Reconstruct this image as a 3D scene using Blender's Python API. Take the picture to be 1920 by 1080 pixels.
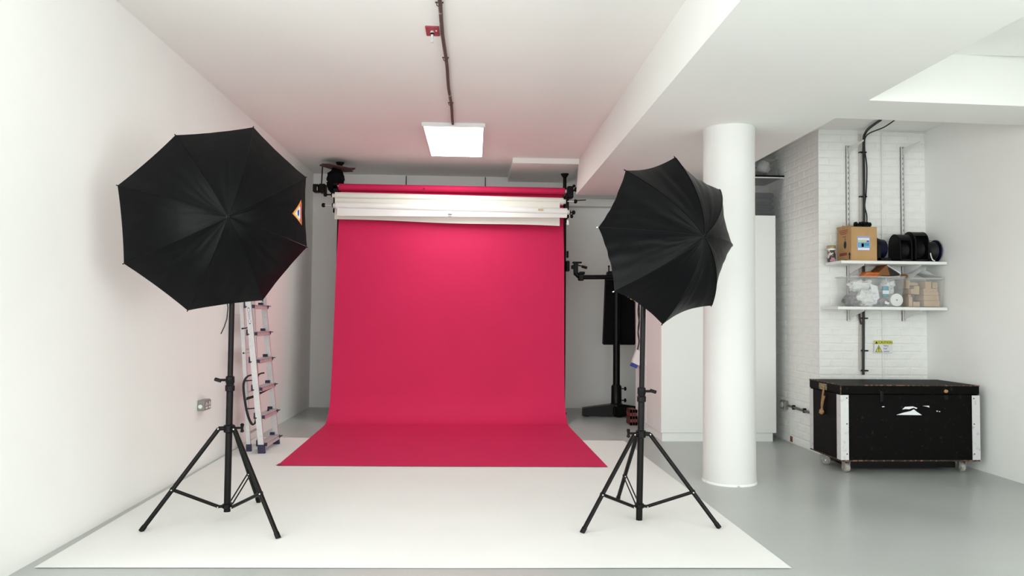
import bpy, math, random
from mathutils import Vector as V, Matrix, noise
random.seed(7)
PI = math.pi
for o in list(bpy.data.objects): bpy.data.objects.remove(o)
scn = bpy.context.scene
COL = scn.collection

# ------------------------------------------------------------------ camera
cd = bpy.data.cameras.new('camera'); cam = bpy.data.objects.new('camera', cd); COL.objects.link(cam)
cd.sensor_width = 36; cd.lens = 36 * 1380 / 1920; cd.clip_start = .05; cd.clip_end = 100
fwd = V((-70 / 1380, 50 / 1380, 1)).normalized()           # room depth axis seen by the lens (x right, y down, z forward)
upv = V((math.sin(.011), -math.cos(.011), 0)); upv = (upv - upv.dot(fwd) * fwd).normalized()
xr = fwd.cross(upv)
if xr.x < 0: xr = -xr
rows = [xr, fwd, upv]                                       # world = rows @ lens
m = Matrix([[r[0], -r[1], -r[2]] for r in rows]).to_4x4()
m.translation = V((0, 0, 1.3)); cam.matrix_world = m
scn.camera = cam

# ------------------------------------------------------------------ light
W = bpy.data.worlds.new('overcast_sky'); scn.world = W; W.use_nodes = True
W.node_tree.nodes['Background'].inputs[0].default_value = (.975, 1, .985, 1)
W.node_tree.nodes['Background'].inputs[1].default_value = 3.0
scn.view_settings.view_transform = 'Standard'; scn.view_settings.look = 'None'
scn.view_settings.gamma = 1; scn.view_settings.use_curve_mapping = False
scn.view_settings.exposure = 0.68
LED_POWER = 7.0
def portal(name, loc, rot, sx, sy):
    l = bpy.data.lights.new(name, 'AREA'); l.shape = 'RECTANGLE'; l.size = sx; l.size_y = sy
    l.cycles.is_portal = True
    o = bpy.data.objects.new(name, l); COL.objects.link(o); o.location = loc; o.rotation_euler = rot
portal('added_front_portal', (1.05, -5.15, 1.6), (PI / 2, 0, 0), 6.1, 3.0)  # portals at window openings added out of view to light the room
portal('added_left_portal', (-2.42, -.6, 1.55), (0, -PI / 2, 0), 2.7, 7.8)
portal('added_right_portal', (4.51, -1.0, 1.35), (0, PI / 2, 0), 2.1, 7.0)

# ------------------------------------------------------------------ materials
def srgb(*c):
    return tuple((x / 255 / 12.92 if x / 255 <= .04045 else ((x / 255 + .055) / 1.055) ** 2.4) for x in c) + (1,)
MATS = {}
def mat(name, col, rough=.6, metal=0, spec=.5, var=0, vscale=3, col2=None, bump=0, bscale=40, emit=0, alpha=1, sheen=0, stretch=None, lo=.35, hi=.65, rvar=0):
    if name in MATS: return MATS[name]
    M = bpy.data.materials.new(name); M.use_nodes = True
    nt = M.node_tree; b = nt.nodes['Principled BSDF']; N = nt.nodes.new; L = nt.links.new
    b.inputs['Base Color'].default_value = col; b.inputs['Roughness'].default_value = rough
    b.inputs['Metallic'].default_value = metal; b.inputs['Specular IOR Level'].default_value = spec
    if alpha < 1: b.inputs['Alpha'].default_value = alpha
    if sheen: b.inputs['Sheen Weight'].default_value = sheen
    if emit: b.inputs['Emission Color'].default_value = (.93, 1, .95, 1); b.inputs['Emission Strength'].default_value = emit
    tc = N('ShaderNodeTexCoord'); vec = tc.outputs['Object']
    if stretch:
        mp = N('ShaderNodeMapping'); mp.inputs['Scale'].default_value = stretch; L(vec, mp.inputs['Vector']); vec = mp.outputs['Vector']
    if var or col2:
        n = N('ShaderNodeTexNoise'); n.inputs['Scale'].default_value = vscale; n.inputs['Detail'].default_value = 6; L(vec, n.inputs['Vector'])
        r = N('ShaderNodeValToRGB'); L(n.outputs['Fac'], r.inputs['Fac'])
        r.color_ramp.elements[0].position = lo; r.color_ramp.elements[1].position = hi
        c2 = col2 or tuple(min(1, x * (1 + var)) for x in col[:3]) + (1,)
        c1 = col if col2 else tuple(x * (1 - var) for x in col[:3]) + (1,)
        r.color_ramp.elements[0].color = c1; r.color_ramp.elements[1].color = c2
        L(r.outputs['Color'], b.inputs['Base Color'])
        if rvar:
            mr = N('ShaderNodeMapRange'); mr.inputs['To Min'].default_value = rough - rvar; mr.inputs['To Max'].default_value = rough + rvar
            L(n.outputs['Fac'], mr.inputs['Value']); L(mr.outputs['Result'], b.inputs['Roughness'])
    if bump:
        n2 = N('ShaderNodeTexNoise'); n2.inputs['Scale'].default_value = bscale; n2.inputs['Detail'].default_value = 5; L(vec, n2.inputs['Vector'])
        bp = N('ShaderNodeBump'); bp.inputs['Strength'].default_value = bump; bp.inputs['Distance'].default_value = .01
        L(n2.outputs['Fac'], bp.inputs['Height']); L(bp.outputs['Normal'], b.inputs['Normal'])
    MATS[name] = M
    return M
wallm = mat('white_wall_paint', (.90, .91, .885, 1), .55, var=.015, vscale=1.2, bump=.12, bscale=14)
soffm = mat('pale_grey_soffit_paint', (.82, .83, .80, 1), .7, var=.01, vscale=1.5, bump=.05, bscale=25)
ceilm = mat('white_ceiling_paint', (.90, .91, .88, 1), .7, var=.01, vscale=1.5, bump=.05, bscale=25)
brickm = mat('white_painted_brick', (.89, .90, .875, 1), .5, var=.03, vscale=6, bump=.35, bscale=30)
floorm = mat('grey_floor_paint', (.43, .455, .44, 1), .3, spec=.45, var=.05, vscale=1.1, bump=.03, bscale=60, rvar=.06)
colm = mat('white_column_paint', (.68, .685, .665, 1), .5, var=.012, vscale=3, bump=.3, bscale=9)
plaster = mat('chipped_plaster', (.80, .80, .785, 1), .6, col2=(.33, .30, .26, 1), vscale=14, lo=.6, hi=.68)
redm = mat('crimson_paper', (.63, .025, .102, 1), .62, spec=.12, var=.02, vscale=2, bump=.02, bscale=120)
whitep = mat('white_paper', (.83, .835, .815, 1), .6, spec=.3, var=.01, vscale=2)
creamp = mat('cream_paper', (.80, .775, .71, 1), .6, spec=.3)
blackm = mat('black_powder_coat', (.004, .0037, .0037, 1), .36, spec=.17)
blackp = mat('black_plastic', (.004, .004, .0043, 1), .42, spec=.17)
fabric = mat('black_satin_nylon', (.0018, .0018, .0024, 1), .38, spec=.11, bump=.35, bscale=11, sheen=.0)
fabric2 = mat('silver_lining', (.75, .75, .75, 1), .4)
velvet = mat('black_cloth', (.006, .006, .0065, 1), .9, spec=.1, bump=.5, bscale=25)
chrome = mat('chrome', (.75, .74, .72, 1), .22, 1)
alu = mat('brushed_aluminium', (.70, .70, .71, 1), .38, .65, var=.04, vscale=40)
alu_dull = mat('dull_aluminium', (.62, .62, .62, 1), .5, .5, var=.08, vscale=20)
indigo = mat('indigo_plastic', (.020, .017, .055, 1), .45)
webm = mat('black_webbing', (.012, .012, .014, 1), .7)
socketm = mat('grey_metalclad', (.27, .265, .25, 1), .45, .3, var=.08, vscale=60)
whitepl = mat('white_plastic', (.80, .80, .79, 1), .4)
lam = mat('white_laminate', (.84, .86, .835, 1), .38)
cardm = mat('cardboard', (.50, .31, .145, 1), .8, var=.05, vscale=9, spec=.2)
cardk = mat('kraft_carton', (.50, .36, .235, 1), .8, var=.06, vscale=12, spec=.2)
cardd = mat('brown_board', (.23, .10, .04, 1), .8, spec=.2)
clearpl = mat('clear_plastic', (.92, .93, .93, 1), .15, alpha=.10)
smokepl = mat('clear_grey_plastic', (.35, .36, .36, 1), .2, alpha=.14)
bagm = mat('clear_bag_film', (.92, .94, .93, 1), .2, alpha=.75, bump=.6, bscale=14)
casem = mat('scuffed_black_paint', (.0022, .0022, .002, 1), .55, spec=.08, col2=(.035, .032, .03, 1), vscale=38, lo=.64, hi=.80, bump=.15, bscale=60)
woodedge = mat('worn_case_edge', (.02, .014, .011, 1), .7, col2=(.22, .10, .055, 1), vscale=45, lo=.5, hi=.62)
stripm = mat('scratched_white_metal', (.66, .66, .66, 1), .4, .2, col2=(.36, .34, .35, 1), vscale=22, lo=.58, hi=.8)
ropem = mat('tan_rope', (.36, .20, .09, 1), .9, var=.2, vscale=80)
brassm = mat('worn_brass', (.42, .36, .20, 1), .5, .4, col2=(.10, .08, .05, 1), vscale=50)
orangem = mat('orange_plastic', (.62, .16, .03, 1), .5)
brickred = mat('bare_red_brick', (.20, .065, .035, 1), .9, var=.35, vscale=60, bump=.5, bscale=60)
cratered = mat('red_crate_plastic', (.15, .028, .025, 1), .5, var=.15, vscale=30)
conduitm = mat('flaking_brown_conduit', (.085, .055, .045, 1), .6, col2=(.55, .53, .5, 1), vscale=9, lo=.62, hi=.68)
signred = mat('red_plate', (.36, .05, .07, 1), .5)
maroon = mat('maroon_board', (.05, .022, .022, 1), .8, col2=(.12, .06, .05, 1), vscale=12)
darkbrown = mat('dark_brown_metal', (.012, .010, .007, 1), .6, spec=.15)
inkm = mat('black_ink', (.015, .015, .015, 1), .6)
tealm = mat('teal_print', (.03, .30, .40, 1), .5)
bluem = mat('blue_plastic', (.02, .045, .30, 1), .4)
yellowm = mat('sign_yellow', (.62, .64, .08, 1), .5)
signw = mat('sign_white', (.80, .80, .84, 1), .45)
lilac = mat('label_lilac', (.33, .36, .66, 1), .5)
skym = mat('label_blue', (.16, .36, .62, 1), .5)
pinkm = mat('label_pink', (.62, .22, .36, 1), .5)
labw = mat('label_white', (.78, .80, .84, 1), .5)
grn = mat('label_green', (.50, .62, .38, 1), .5)
goldm = mat('gold_lid', (.42, .33, .16, 1), .4, .4)
logo_o = mat('emblem_orange', (.75, .22, .03, 1), .6)
logo_y = mat('emblem_yellow', (.80, .50, .12, 1), .6)
logo_r = mat('emblem_red', (.55, .12, .10, 1), .6)
greycl = mat('grey_cloth', (.20, .20, .215, 1), .9)
ledm = mat('led_diffuser', (.9, .9, .9, 1), .5, emit=LED_POWER)
navy = mat('navy_ink', (.03, .035, .22, 1), .5)
redprint = mat('red_print', (.30, .06, .04, 1), .7)
brightred = mat('bright_red', (.55, .03, .03, 1), .5)
brightyel = mat('bright_yellow', (.75, .42, .03, 1), .5)
bluedark = mat('dark_blue_plastic', (.003, .0045, .02, 1), .4, spec=.15)
cablem = mat('black_cable', (.010, .010, .010, 1), .5)
beigecable = mat('painted_cable', (.62, .55, .52, 1), .6)

# ------------------------------------------------------------------ mesh helpers
class MB:
    def __init__(s): s.v = []; s.f = []
    def add(s, vs, fs):
        n = len(s.v); s.v += [V(p) for p in vs]; s.f += [tuple(i + n for i in f) for f in fs]; return s
    def box(s, a, b, M=None, bev=0):
        (x0, y0, z0), (x1, y1, z1) = a, b
        if bev:
            vs = []; idx = {}
            for ix, x in ((0, x0), (1, x1)):
                for iy, y in ((0, y0), (1, y1)):
                    for iz, z in ((0, z0), (1, z1)):
                        dx, dy, dz = bev * (1 - 2 * ix), bev * (1 - 2 * iy), bev * (1 - 2 * iz)
                        idx[ix, iy, iz] = len(vs)
                        vs += [(x, y + dy, z + dz), (x + dx, y, z + dz), (x + dx, y + dy, z)]
            fs = []
            q = lambda *k: [idx[c] for c in k]
            for ax in range(3):
                for sd in (0, 1):
                    o = [(0, 0), (1, 0), (1, 1), (0, 1)]
                    c = []
                    for a_, b_ in o:
                        k = [0, 0, 0]; k[ax] = sd; k[(ax + 1) % 3] = a_; k[(ax + 2) % 3] = b_; c.append(tuple(k))
                    f = [idx[k] + ax for k in c]
                    fs.append(tuple(f if sd else f[::-1]))
            for ax in range(3):
                for a_ in (0, 1):
                    for b_ in (0, 1):
                        k0 = [0, 0, 0]; k0[(ax + 1) % 3] = a_; k0[(ax + 2) % 3] = b_; k1 = list(k0); k1[ax] = 1
                        i, j = idx[tuple(k0)], idx[tuple(k1)]; p, r = (ax + 1) % 3, (ax + 2) % 3
                        f = (i + p, j + p, j + r, i + r); fs.append(f if (a_ ^ b_) else f[::-1])
            for k, i in idx.items():
                f = (i, i + 1, i + 2); fs.append(f if sum(k) % 2 else f[::-1])
        else:
            vs = [(x0, y0, z0), (x1, y0, z0), (x1, y1, z0), (x0, y1, z0), (x0, y0, z1), (x1, y0, z1), (x1, y1, z1), (x0, y1, z1)]
            fs = [(3, 2, 1, 0), (4, 5, 6, 7), (0, 1, 5, 4), (1, 2, 6, 5), (2, 3, 7, 6), (3, 0, 4, 7)]
        if M: vs = [M @ V(p) for p in vs]
        return s.add(vs, fs)
    def cyl(s, p, q, r, r2=None, n=14, cap=True):
        p, q = V(p), V(q); r2 = r if r2 is None else r2
        d = (q - p).normalized(); a = d.cross(V((0, 0, 1)) if abs(d.z) < .95 else V((1, 0, 0))).normalized(); b = d.cross(a)
        vs = [p + r * (math.cos(t) * a + math.sin(t) * b) for t in [2 * PI * i / n for i in range(n)]] + \
             [q + r2 * (math.cos(t) * a + math.sin(t) * b) for t in [2 * PI * i / n for i in range(n)]]
        fs = [(i, (i + 1) % n, n + (i + 1) % n, n + i) for i in range(n)]
        if cap: fs += [tuple(range(n))[::-1], tuple(range(n, 2 * n))]
        return s.add(vs, fs)
    def lathe(s, o, axis, prof, n=20):
        """prof: (distance along axis, radius)"""
        o = V(o); d = V(axis).normalized(); a = d.cross(V((0, 0, 1)) if abs(d.z) < .95 else V((1, 0, 0))).normalized(); b = d.cross(a)
        vs = []; fs = []
        for h, r in prof:
            vs += [o + d * h + max(r, 1e-5) * (math.cos(2 * PI * i / n) * a + math.sin(2 * PI * i / n) * b) for i in range(n)]
        for k in range(len(prof) - 1):
            for i in range(n): fs.append((k * n + i, k * n + (i + 1) % n, (k + 1) * n + (i + 1) % n, (k + 1) * n + i))
        fs += [tuple(range(n))[::-1], tuple(range((len(prof) - 1) * n, len(prof) * n))]
        return s.add(vs, fs)
    def tube(s, pts, r, n=8, closed=False):
        pts = [V(p) for p in pts]; vs = []; fs = []; m = len(pts); prev = None
        for i, p in enumerate(pts):
            d = ((pts[(i + 1) % m] if closed or i + 1 < m else p) - (pts[i - 1] if closed or i else p)).normalized()
            a = prev if prev else d.cross(V((0, 0, 1)) if abs(d.z) < .9 else V((1, 0, 0)))
            a = (a - a.dot(d) * d).normalized(); prev = a; b = d.cross(a)
            rr = r[i] if isinstance(r, (list, tuple)) else r
            vs += [p + rr * (math.cos(2 * PI * k / n) * a + math.sin(2 * PI * k / n) * b) for k in range(n)]
        for i in range(m if closed else m - 1):
            j = (i + 1) % m
            for k in range(n): fs.append((i * n + k, i * n + (k + 1) % n, j * n + (k + 1) % n, j * n + k))
        if not closed: fs += [tuple(range(n))[::-1], tuple(range((m - 1) * n, m * n))]
        return s.add(vs, fs)
    def ribbon(s, pts, w, th=.0025):
        """strap: pts are the centre line, w the half-width vector"""
        pts = [V(p) for p in pts]; w = V(w); vs = []; fs = []
        for i, p in enumerate(pts):
            d = (pts[min(i + 1, len(pts) - 1)] - pts[max(i - 1, 0)]).normalized(); nn = d.cross(w).normalized() * th
            vs += [p - w - nn, p + w - nn, p + w + nn, p - w + nn]
        for i in range(len(pts) - 1):
            for k in range(4): fs.append((4 * i + k, 4 * i + (k + 1) % 4, 4 * i + 4 + (k + 1) % 4, 4 * i + 4 + k))
        fs += [(3, 2, 1, 0), tuple(range(4 * len(pts) - 4, 4 * len(pts)))]
        return s.add(vs, fs)
    def prism(s, poly, d):
        """closed polygon (list of 3D points) extruded by vector d"""
        n = len(poly); d = V(d); vs = [V(p) for p in poly] + [V(p) + d for p in poly]
        return s.add(vs, [tuple(range(n))[::-1], tuple(range(n, 2 * n))] + [(i, (i + 1) % n, n + (i + 1) % n, n + i) for i in range(n)])
    def ball(s, c, r, nu=14, nv=8, lump=0, sc=(1, 1, 1), seed=0):
        c = V(c); vs = []; fs = []
        for j in range(nv + 1):
            for i in range(nu):
                t, p = PI * j / nv, 2 * PI * i / nu
                d = V((math.sin(t) * math.cos(p), math.sin(t) * math.sin(p), math.cos(t)))
                k = 1 + lump * noise.noise(d * 2.2 + V((seed, seed * 2.3, 0)))
                vs.append(c + V((d.x * sc[0], d.y * sc[1], d.z * sc[2])) * r * k)
        for j in range(nv):
            for i in range(nu): fs.append((j * nu + i, (j + 1) * nu + i, (j + 1) * nu + (i + 1) % nu, j * nu + (i + 1) % nu))
        return s.add(vs, fs)
    def grid(s, fn, nu, nv, flip=False):
        n = len(s.v); s.v += [V(fn(i / nu, j / nv)) for j in range(nv + 1) for i in range(nu + 1)]
        for j in range(nv):
            for i in range(nu):
                a = n + j * (nu + 1) + i; f = (a, a + 1, a + nu + 2, a + nu + 1); s.f.append(f[::-1] if flip else f)
        return s
    def build(s, name, M, parent=None, smooth=False, origin=None, fix=True, **props):
        me = bpy.data.meshes.new(name)
        off = V(origin) if origin is not None else V((0, 0, 0))
        if parent is not None and origin is None: off = parent.matrix_world.translation if parent.type == 'EMPTY' else V(parent.get('_o', (0, 0, 0)))
        me.from_pydata([tuple(p - off) for p in s.v], [], s.f); me.update()
        if fix:
            import bmesh
            bm = bmesh.new(); bm.from_mesh(me); bmesh.ops.recalc_face_normals(bm, faces=bm.faces); bm.to_mesh(me); bm.free()
        me.materials.append(M)
        if smooth:
            me.shade_smooth() if hasattr(me, 'shade_smooth') else None
            try: me.set_sharp_from_angle(angle=math.radians(38))
            except Exception: pass
        o = bpy.data.objects.new(name, me); COL.objects.link(o)
        if parent is not None: o.parent = parent
        elif origin is not None: o.location = off
        for k, x in props.items(): o[k] = x
        return o

def tag(o, label, cat, group=None, kind=None):
    o['label'] = label; o['category'] = cat
    if group: o['group'] = group
    if kind: o['kind'] = kind
    return o
def thing(name, loc, label, cat, group=None):
    o = bpy.data.objects.new(name, None); COL.objects.link(o); o.empty_display_size = .05
    o.location = loc; o.matrix_world = Matrix.Translation(loc)
    return tag(o, label, cat, group)
def struct(o, label): o['kind'] = 'structure'; o['label'] = label; return o
def sub(part): return part
class P_:                                                   # build a sub-part in the same frame as its part
    pass
def subbuild(mb, name, M, part, root, smooth=False):
    """sub-part: its mesh is written in the root thing's frame, the part has no transform of its own"""
    off = root.matrix_world.translation
    mb.v = [p - off for p in mb.v]
    o = mb.build(name, M, None, smooth); o.parent = part
    return o
def text(s, loc, rot, size, M, parent, root, name='lettering', sx=1, bold=0, align='LEFT'):
    c = bpy.data.curves.new(name, 'FONT'); c.body = s; c.size = size; c.extrude = .0003; c.offset = bold; c.align_x = align
    c.materials.append(M); o = bpy.data.objects.new(name, c); COL.objects.link(o)
    bpy.context.view_layer.update()
    me = bpy.data.meshes.new_from_object(o.evaluated_get(bpy.context.evaluated_depsgraph_get())); me.name = name
    bpy.data.objects.remove(o); o = bpy.data.objects.new(name, me); COL.objects.link(o)
    o.parent = parent; o.location = V(loc) - root.matrix_world.translation; o.rotation_euler = rot; o.scale = (sx, 1, 1)
    return o

# ------------------------------------------------------------------ room shell
XL, XR, YB, YF, ZC = -2.27, 4.36, 10.35, -5.0, 3.25
ZS, XB, XB2 = 2.81, 1.25, 2.71              # soffit underside, its left and right faces
struct(MB().box((XL - .15, YF - .15, -.12), (XR + .15, YB + .15, 0)).build('floor', floorm), 'grey painted concrete floor with a soft sheen')
struct(MB().box((XL - .15, 3.3, 0), (XL, YB + .15, ZC)).box((XL - .15, YF, 0), (XL, -4.5, ZC)).box((XL - .15, -4.5, 0), (XL, 3.3, .2)).box((XL - .15, -4.5, 2.9), (XL, 3.3, ZC)).build('wall_left', wallm), 'smooth white painted wall on the left')  # the unseen opening near the camera is added to let light in
struct(MB().box((XL, YB, 0), (3.3, YB + .15, ZC)).build('wall_back', wallm), 'white wall behind the crimson backdrop')
struct(MB().box((XR, 2.4, 0), (XR + .15, 7.05, 3.62)).box((XR, YF, 0), (XR + .15, -4.5, 3.62)).box((XR, -4.5, 0), (XR + .15, 2.4, .3)).box((XR, -4.5, 2.35), (XR + .15, 2.4, 3.62)).build('wall_right', wallm), 'plain white wall on the right')  # unseen opening in the near part is added to bring in light
struct(MB().box((XL - .15, YF - .15, 0), (XR + .15, YF, .1)).box((XL - .15, YF - .15, 3.1), (XR + .15, YF, 3.62)).box((XL - .15, YF - .15, .1), (-2.0, YF, 3.1)).box((4.1, YF - .15, .1), (XR + .15, YF, 3.1)).build('wall_front', wallm), 'white wall with a wide window opening added behind the camera for light')  # wide opening added behind the camera to raise the light level
wf = MB()
for x in (-2.0, -.5, 1.03, 2.55, 4.04): wf.box((x, YF - .1, .1), (x + .06, YF - .04, 3.1))
wf.box((-2, YF - .1, .1), (4.1, YF - .04, .16)).box((-2, YF - .1, 3.04), (4.1, YF - .04, 3.1))
struct(wf.build('added_window_1', whitepl), 'white window frame added out of view behind the camera')  # frame of the added front opening, never in view
struct(MB().box((XL - .15, YF - .15, ZC), (3.45, YB + .15, ZC + .3)).build('ceiling', ceilm), 'flat white ceiling')
# deep soffit: beam over the column and cross strip to the right wall
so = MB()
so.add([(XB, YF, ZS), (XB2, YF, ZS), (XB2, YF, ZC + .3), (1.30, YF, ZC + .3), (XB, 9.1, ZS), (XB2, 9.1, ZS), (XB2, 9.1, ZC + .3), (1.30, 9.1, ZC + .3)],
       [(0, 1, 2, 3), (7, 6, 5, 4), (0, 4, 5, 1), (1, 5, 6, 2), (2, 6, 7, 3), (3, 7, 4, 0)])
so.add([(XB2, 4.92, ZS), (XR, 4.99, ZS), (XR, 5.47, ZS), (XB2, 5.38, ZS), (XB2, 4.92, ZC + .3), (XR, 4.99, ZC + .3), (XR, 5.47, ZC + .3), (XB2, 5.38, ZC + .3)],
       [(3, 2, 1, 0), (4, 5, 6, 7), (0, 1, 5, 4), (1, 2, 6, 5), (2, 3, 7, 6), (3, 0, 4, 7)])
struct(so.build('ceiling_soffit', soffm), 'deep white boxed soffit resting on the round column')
struct(MB().box((XB2, 5.30, 3.12), (XR + .15, 7.05, ZC + .3)).box((XB2, 7.05, 3.12), (3.45, YB, ZC)).build('ceiling_alcove', ceilm), 'white ceiling of the brick alcove')
struct(MB().box((XB2, YF - .15, 3.16), (XR + .15, 4.95, 3.6)).build('ceiling_recess', ceilm), 'raised white ceiling bay in front of the alcove')
struct(MB().box((.45, 9.05, 3.185), (1.29, YB, ZC)).build('ceiling_bulkhead', ceilm), 'shallow boxed-down panel in the ceiling corner')
struct(MB().box((1.1, 10.16, 2.83), (3.3, YB, 2.93)).build('trim_1', ceilm), 'white ledge high along the back wall')

# brick walls, one object per brick
def brick_mesh(w, h=.0655, d=.022, bev=.007):
    mb = MB(); x, z = w / 2, h / 2
    mb.add([(-x, 0, -z), (x, 0, -z), (x, 0, z), (-x, 0, z), (-x, -d + bev * .6, -z), (x, -d + bev * .6, -z), (x, -d + bev * .6, z), (-x, -d + bev * .6, z),
            (-x + bev, -d, -z + bev), (x - bev, -d, -z + bev), (x - bev, -d, z - bev), (-x + bev, -d, z - bev)],
           [(0, 1, 5, 4), (1, 2, 6, 5), (2, 3, 7, 6), (3, 0, 4, 7), (4, 5, 9, 8), (5, 6, 10, 9), (6, 7, 11, 10), (7, 4, 8, 11), (8, 9, 10, 11)])
    return mb
BR = {}
def brick(wall, M4, w, red=False):
    key = (round(w, 3), red)
    if key not in BR:
        o = brick_mesh(w).build('brick', brickred if red else brickm); BR[key] = o.data; bpy.data.objects.remove(o)
    o = bpy.data.objects.new('brick', BR[key]); COL.objects.link(o); o.parent = wall; o.matrix_local = M4
    return o
def brick_wall(wall, origin, udir, length, z0, z1, red_at=None):
    u = V(udir); nrm = V((u.y, -u.x, 0)); rot = Matrix(((u.x, -nrm.x, 0), (u.y, -nrm.y, 0), (0, 0, 1))).to_4x4()
    pitch, course = .225, .0752; k = 0; z = z0 + course / 2
    while z < z1 - .03:
        s = -.1125 if k % 2 else 0
        while s < length - .02:
            a, b = max(s, 0), min(s + pitch - .0045, length)
            if b - a > .03:
                if red_at and k == red_at[0] and a <= red_at[1] <= b:
                    for a2, b2, rd in ((a, a + .07, False), (a + .0745, a + .145, True), (a + .1495, b, False)):
                        c = V(origin) + u * ((a2 + b2) / 2) - nrm * (.0015 if rd else 0); c.z = z; brick(wall, Matrix.Translation(c) @ rot, b2 - a2, rd)
                    s += pitch; continue
                w = b - a; c = V(origin) + u * (a + w / 2); c.z = z
                jig = Matrix.Translation(c + nrm * random.uniform(-.0012, .0012))
                brick(wall, jig @ rot @ Matrix.Rotation(random.uniform(-.004, .004), 4, 'Z'), w)
            s += pitch
        z += course; k += 1
# the wall faces (bricks stand 22 mm proud of the mortar core; the core is recessed so joints read as shallow paint-filled grooves)
wa = struct(MB().box((3.305, 6.9035, 0), (XR, 7.05, 3.62)).build('wall_alcove', brickm), 'white painted brick wall behind the shelves')
brick_wall(wa, (3.30, 6.922, 0), (1, 0, 0), XR - 3.30, 0, 3.12)
ws = struct(MB().box((3.3035, 6.91, 0), (3.45, YB + .15, ZC)).build('wall_side', brickm), 'white painted brick return wall beside the tall cabinet')
brick_wall(ws, (3.322, 8.56, 0), (0, -1, 0), 8.56 - 6.905, 0, 3.12, red_at=(0, 8.56 - 7.50))

# round column
pr = [(0, .206), (.02, .208), (.05, .205), (.12, .203), (.6, .202), (1.4, .2), (2.2, .2), (2.7, .201), (ZS, .203)]
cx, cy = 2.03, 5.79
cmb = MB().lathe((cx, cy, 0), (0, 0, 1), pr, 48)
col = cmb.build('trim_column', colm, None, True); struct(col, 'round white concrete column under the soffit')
MB().lathe((cx, cy, 0), (0, 0, 1), [(0, .2125), (.012, .211), (.018, .2065)], 48).build('chipped_base_rim', plaster, col, True)

# ------------------------------------------------------------------ floor papers and backdrop
w4 = [V((-2.208, 3.88, .0)), V((1.654, 3.779, 0)), V((1.567, 7.64, 0)), V((-2.255, 7.838, 0))]
def wp(u, v):
    p = (w4[0] * (1 - u) + w4[1] * u) * (1 - v) + (w4[3] * (1 - u) + w4[2] * u) * v
    return p + V((0, 0, .003 + .0012 * (math.sin(9 * u + 5 * v) * math.sin(7 * v + 2 * u) + 1)))
sheet = MB().grid(wp, 30, 30); sheet.box((0, 0, 0), (0, 0, 0)) if False else None
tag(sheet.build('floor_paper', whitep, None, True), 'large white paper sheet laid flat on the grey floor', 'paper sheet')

bd = thing('backdrop', (-.3, 8.8, 0), 'crimson seamless paper backdrop sweeping from its roll onto the floor', 'backdrop')
prof = [(6.335, 0), (6.9, 0), (7.5, 0), (8.1, 0), (8.45, 0), (8.62, .004), (8.70, .014), (8.76, .035), (8.82, .075), (8.87, .13), (8.915, .2), (8.95, .30), (8.985, .45), (9.015, .62), (9.05, .85), (9.09, 1.2), (9.135, 1.6), (9.2, 2.05), (9.27, 2.4), (9.335, 2.65), (9.365, 2.78), (9.418, 2.885)]
NP = len(prof) - 1
def rp(u, v):
    f = v * NP; i = min(int(f), NP - 1); t = f - i
    y = prof[i][0] * (1 - t) + prof[i + 1][0] * t; z = prof[i][1] * (1 - t) + prof[i + 1][1] * t
    # left and right edges: the sheet runs very slightly askew
    if y < 8.65:
        k = (y - 6.335) / (8.65 - 6.335); xl = -1.655 - .06 * k; xr_ = 1.153 - .042 * k; y += (.035 - .07 * u) * (1 - k)
    else:
        xl, xr_ = -1.715, 1.111; y += .075 * u * min(1, z / .3) * (1 - .35 * z / 2.9)
        xr_ += .012 * min(1, z / 2)
    x = xl * (1 - u) + xr_ * u
    wob = .006 * math.sin(5 * u + 1.2 * z) * min(1, z) if z > .05 else 0
    return (x, y + wob, z + (.009 if z < .01 else .006))
sheet_o = MB().grid(rp, 40, NP * 3).build('paper_sheet', redm, bd, True)
# lifted darker corner at the front left
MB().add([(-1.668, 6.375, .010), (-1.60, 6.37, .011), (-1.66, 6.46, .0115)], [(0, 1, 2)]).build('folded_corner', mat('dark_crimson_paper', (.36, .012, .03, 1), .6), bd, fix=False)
def roll(root, p0, p1, r, m, core=.03):
    MB().cyl(p0, p1, r, n=28).build('paper_roll', m, root, True)
    d = (V(p1) - V(p0)).normalized()
    MB().cyl(V(p0) - d * .035, V(p0) + d * .02, core, n=16).build('core_end', creamp, root, True)
    MB().cyl(V(p1) - d * .02, V(p1) + d * .03, core, n=16).build('core_end', creamp, root, True)
roll(bd, (-1.735, 9.38, 2.90), (1.142, 9.40, 2.90), .0455, redm, .026)
MB().ball((-.66, 9.335, 2.893), .012, 8, 5).build('roll_mark', mat('dark_crimson_paper', (.36, .012, .03, 1)), bd, True)

def knob(root, p, d, L, m1=blackp, rod=chrome, gap=True):
    """spreader handle: chrome rod with a black hand wheel at its end"""
    p, d = V(p), V(d)
    MB().cyl(p, p + d * L, .009, n=10).build('spreader_rod', rod, root, True)
    k = MB().lathe(p + d * L, d, [(-.012, .012), (-.01, .024), (.008, .028), (.022, .024), (.03, .012)], 12).build('hand_wheel', m1, root, True)
    if gap: MB().lathe(p + d * .012, d, [(-.012, .014), (-.006, .03), (.006, .03), (.012, .014)], 12).build('collar', m1, root, True)
ra = thing('white_backdrop_roll', (-.3, 9.27, 2.77), 'cream white paper roll just below the crimson roll', 'paper roll', 'white paper rolls above the backdrop')
roll(ra, (-1.76, 9.27, 2.771), (1.112, 9.285, 2.749), .048, creamp)
MB().grid(lambda u, v: (-1.755 + u * 2.815, 9.222 + .006 * math.sin(6 * u) * v, 2.735 * (1 - v) + v * (2.471 - .044 * u + .006 * math.sin(9 * u))), 30, 4).build('hanging_end', creamp, ra, True)
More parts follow.
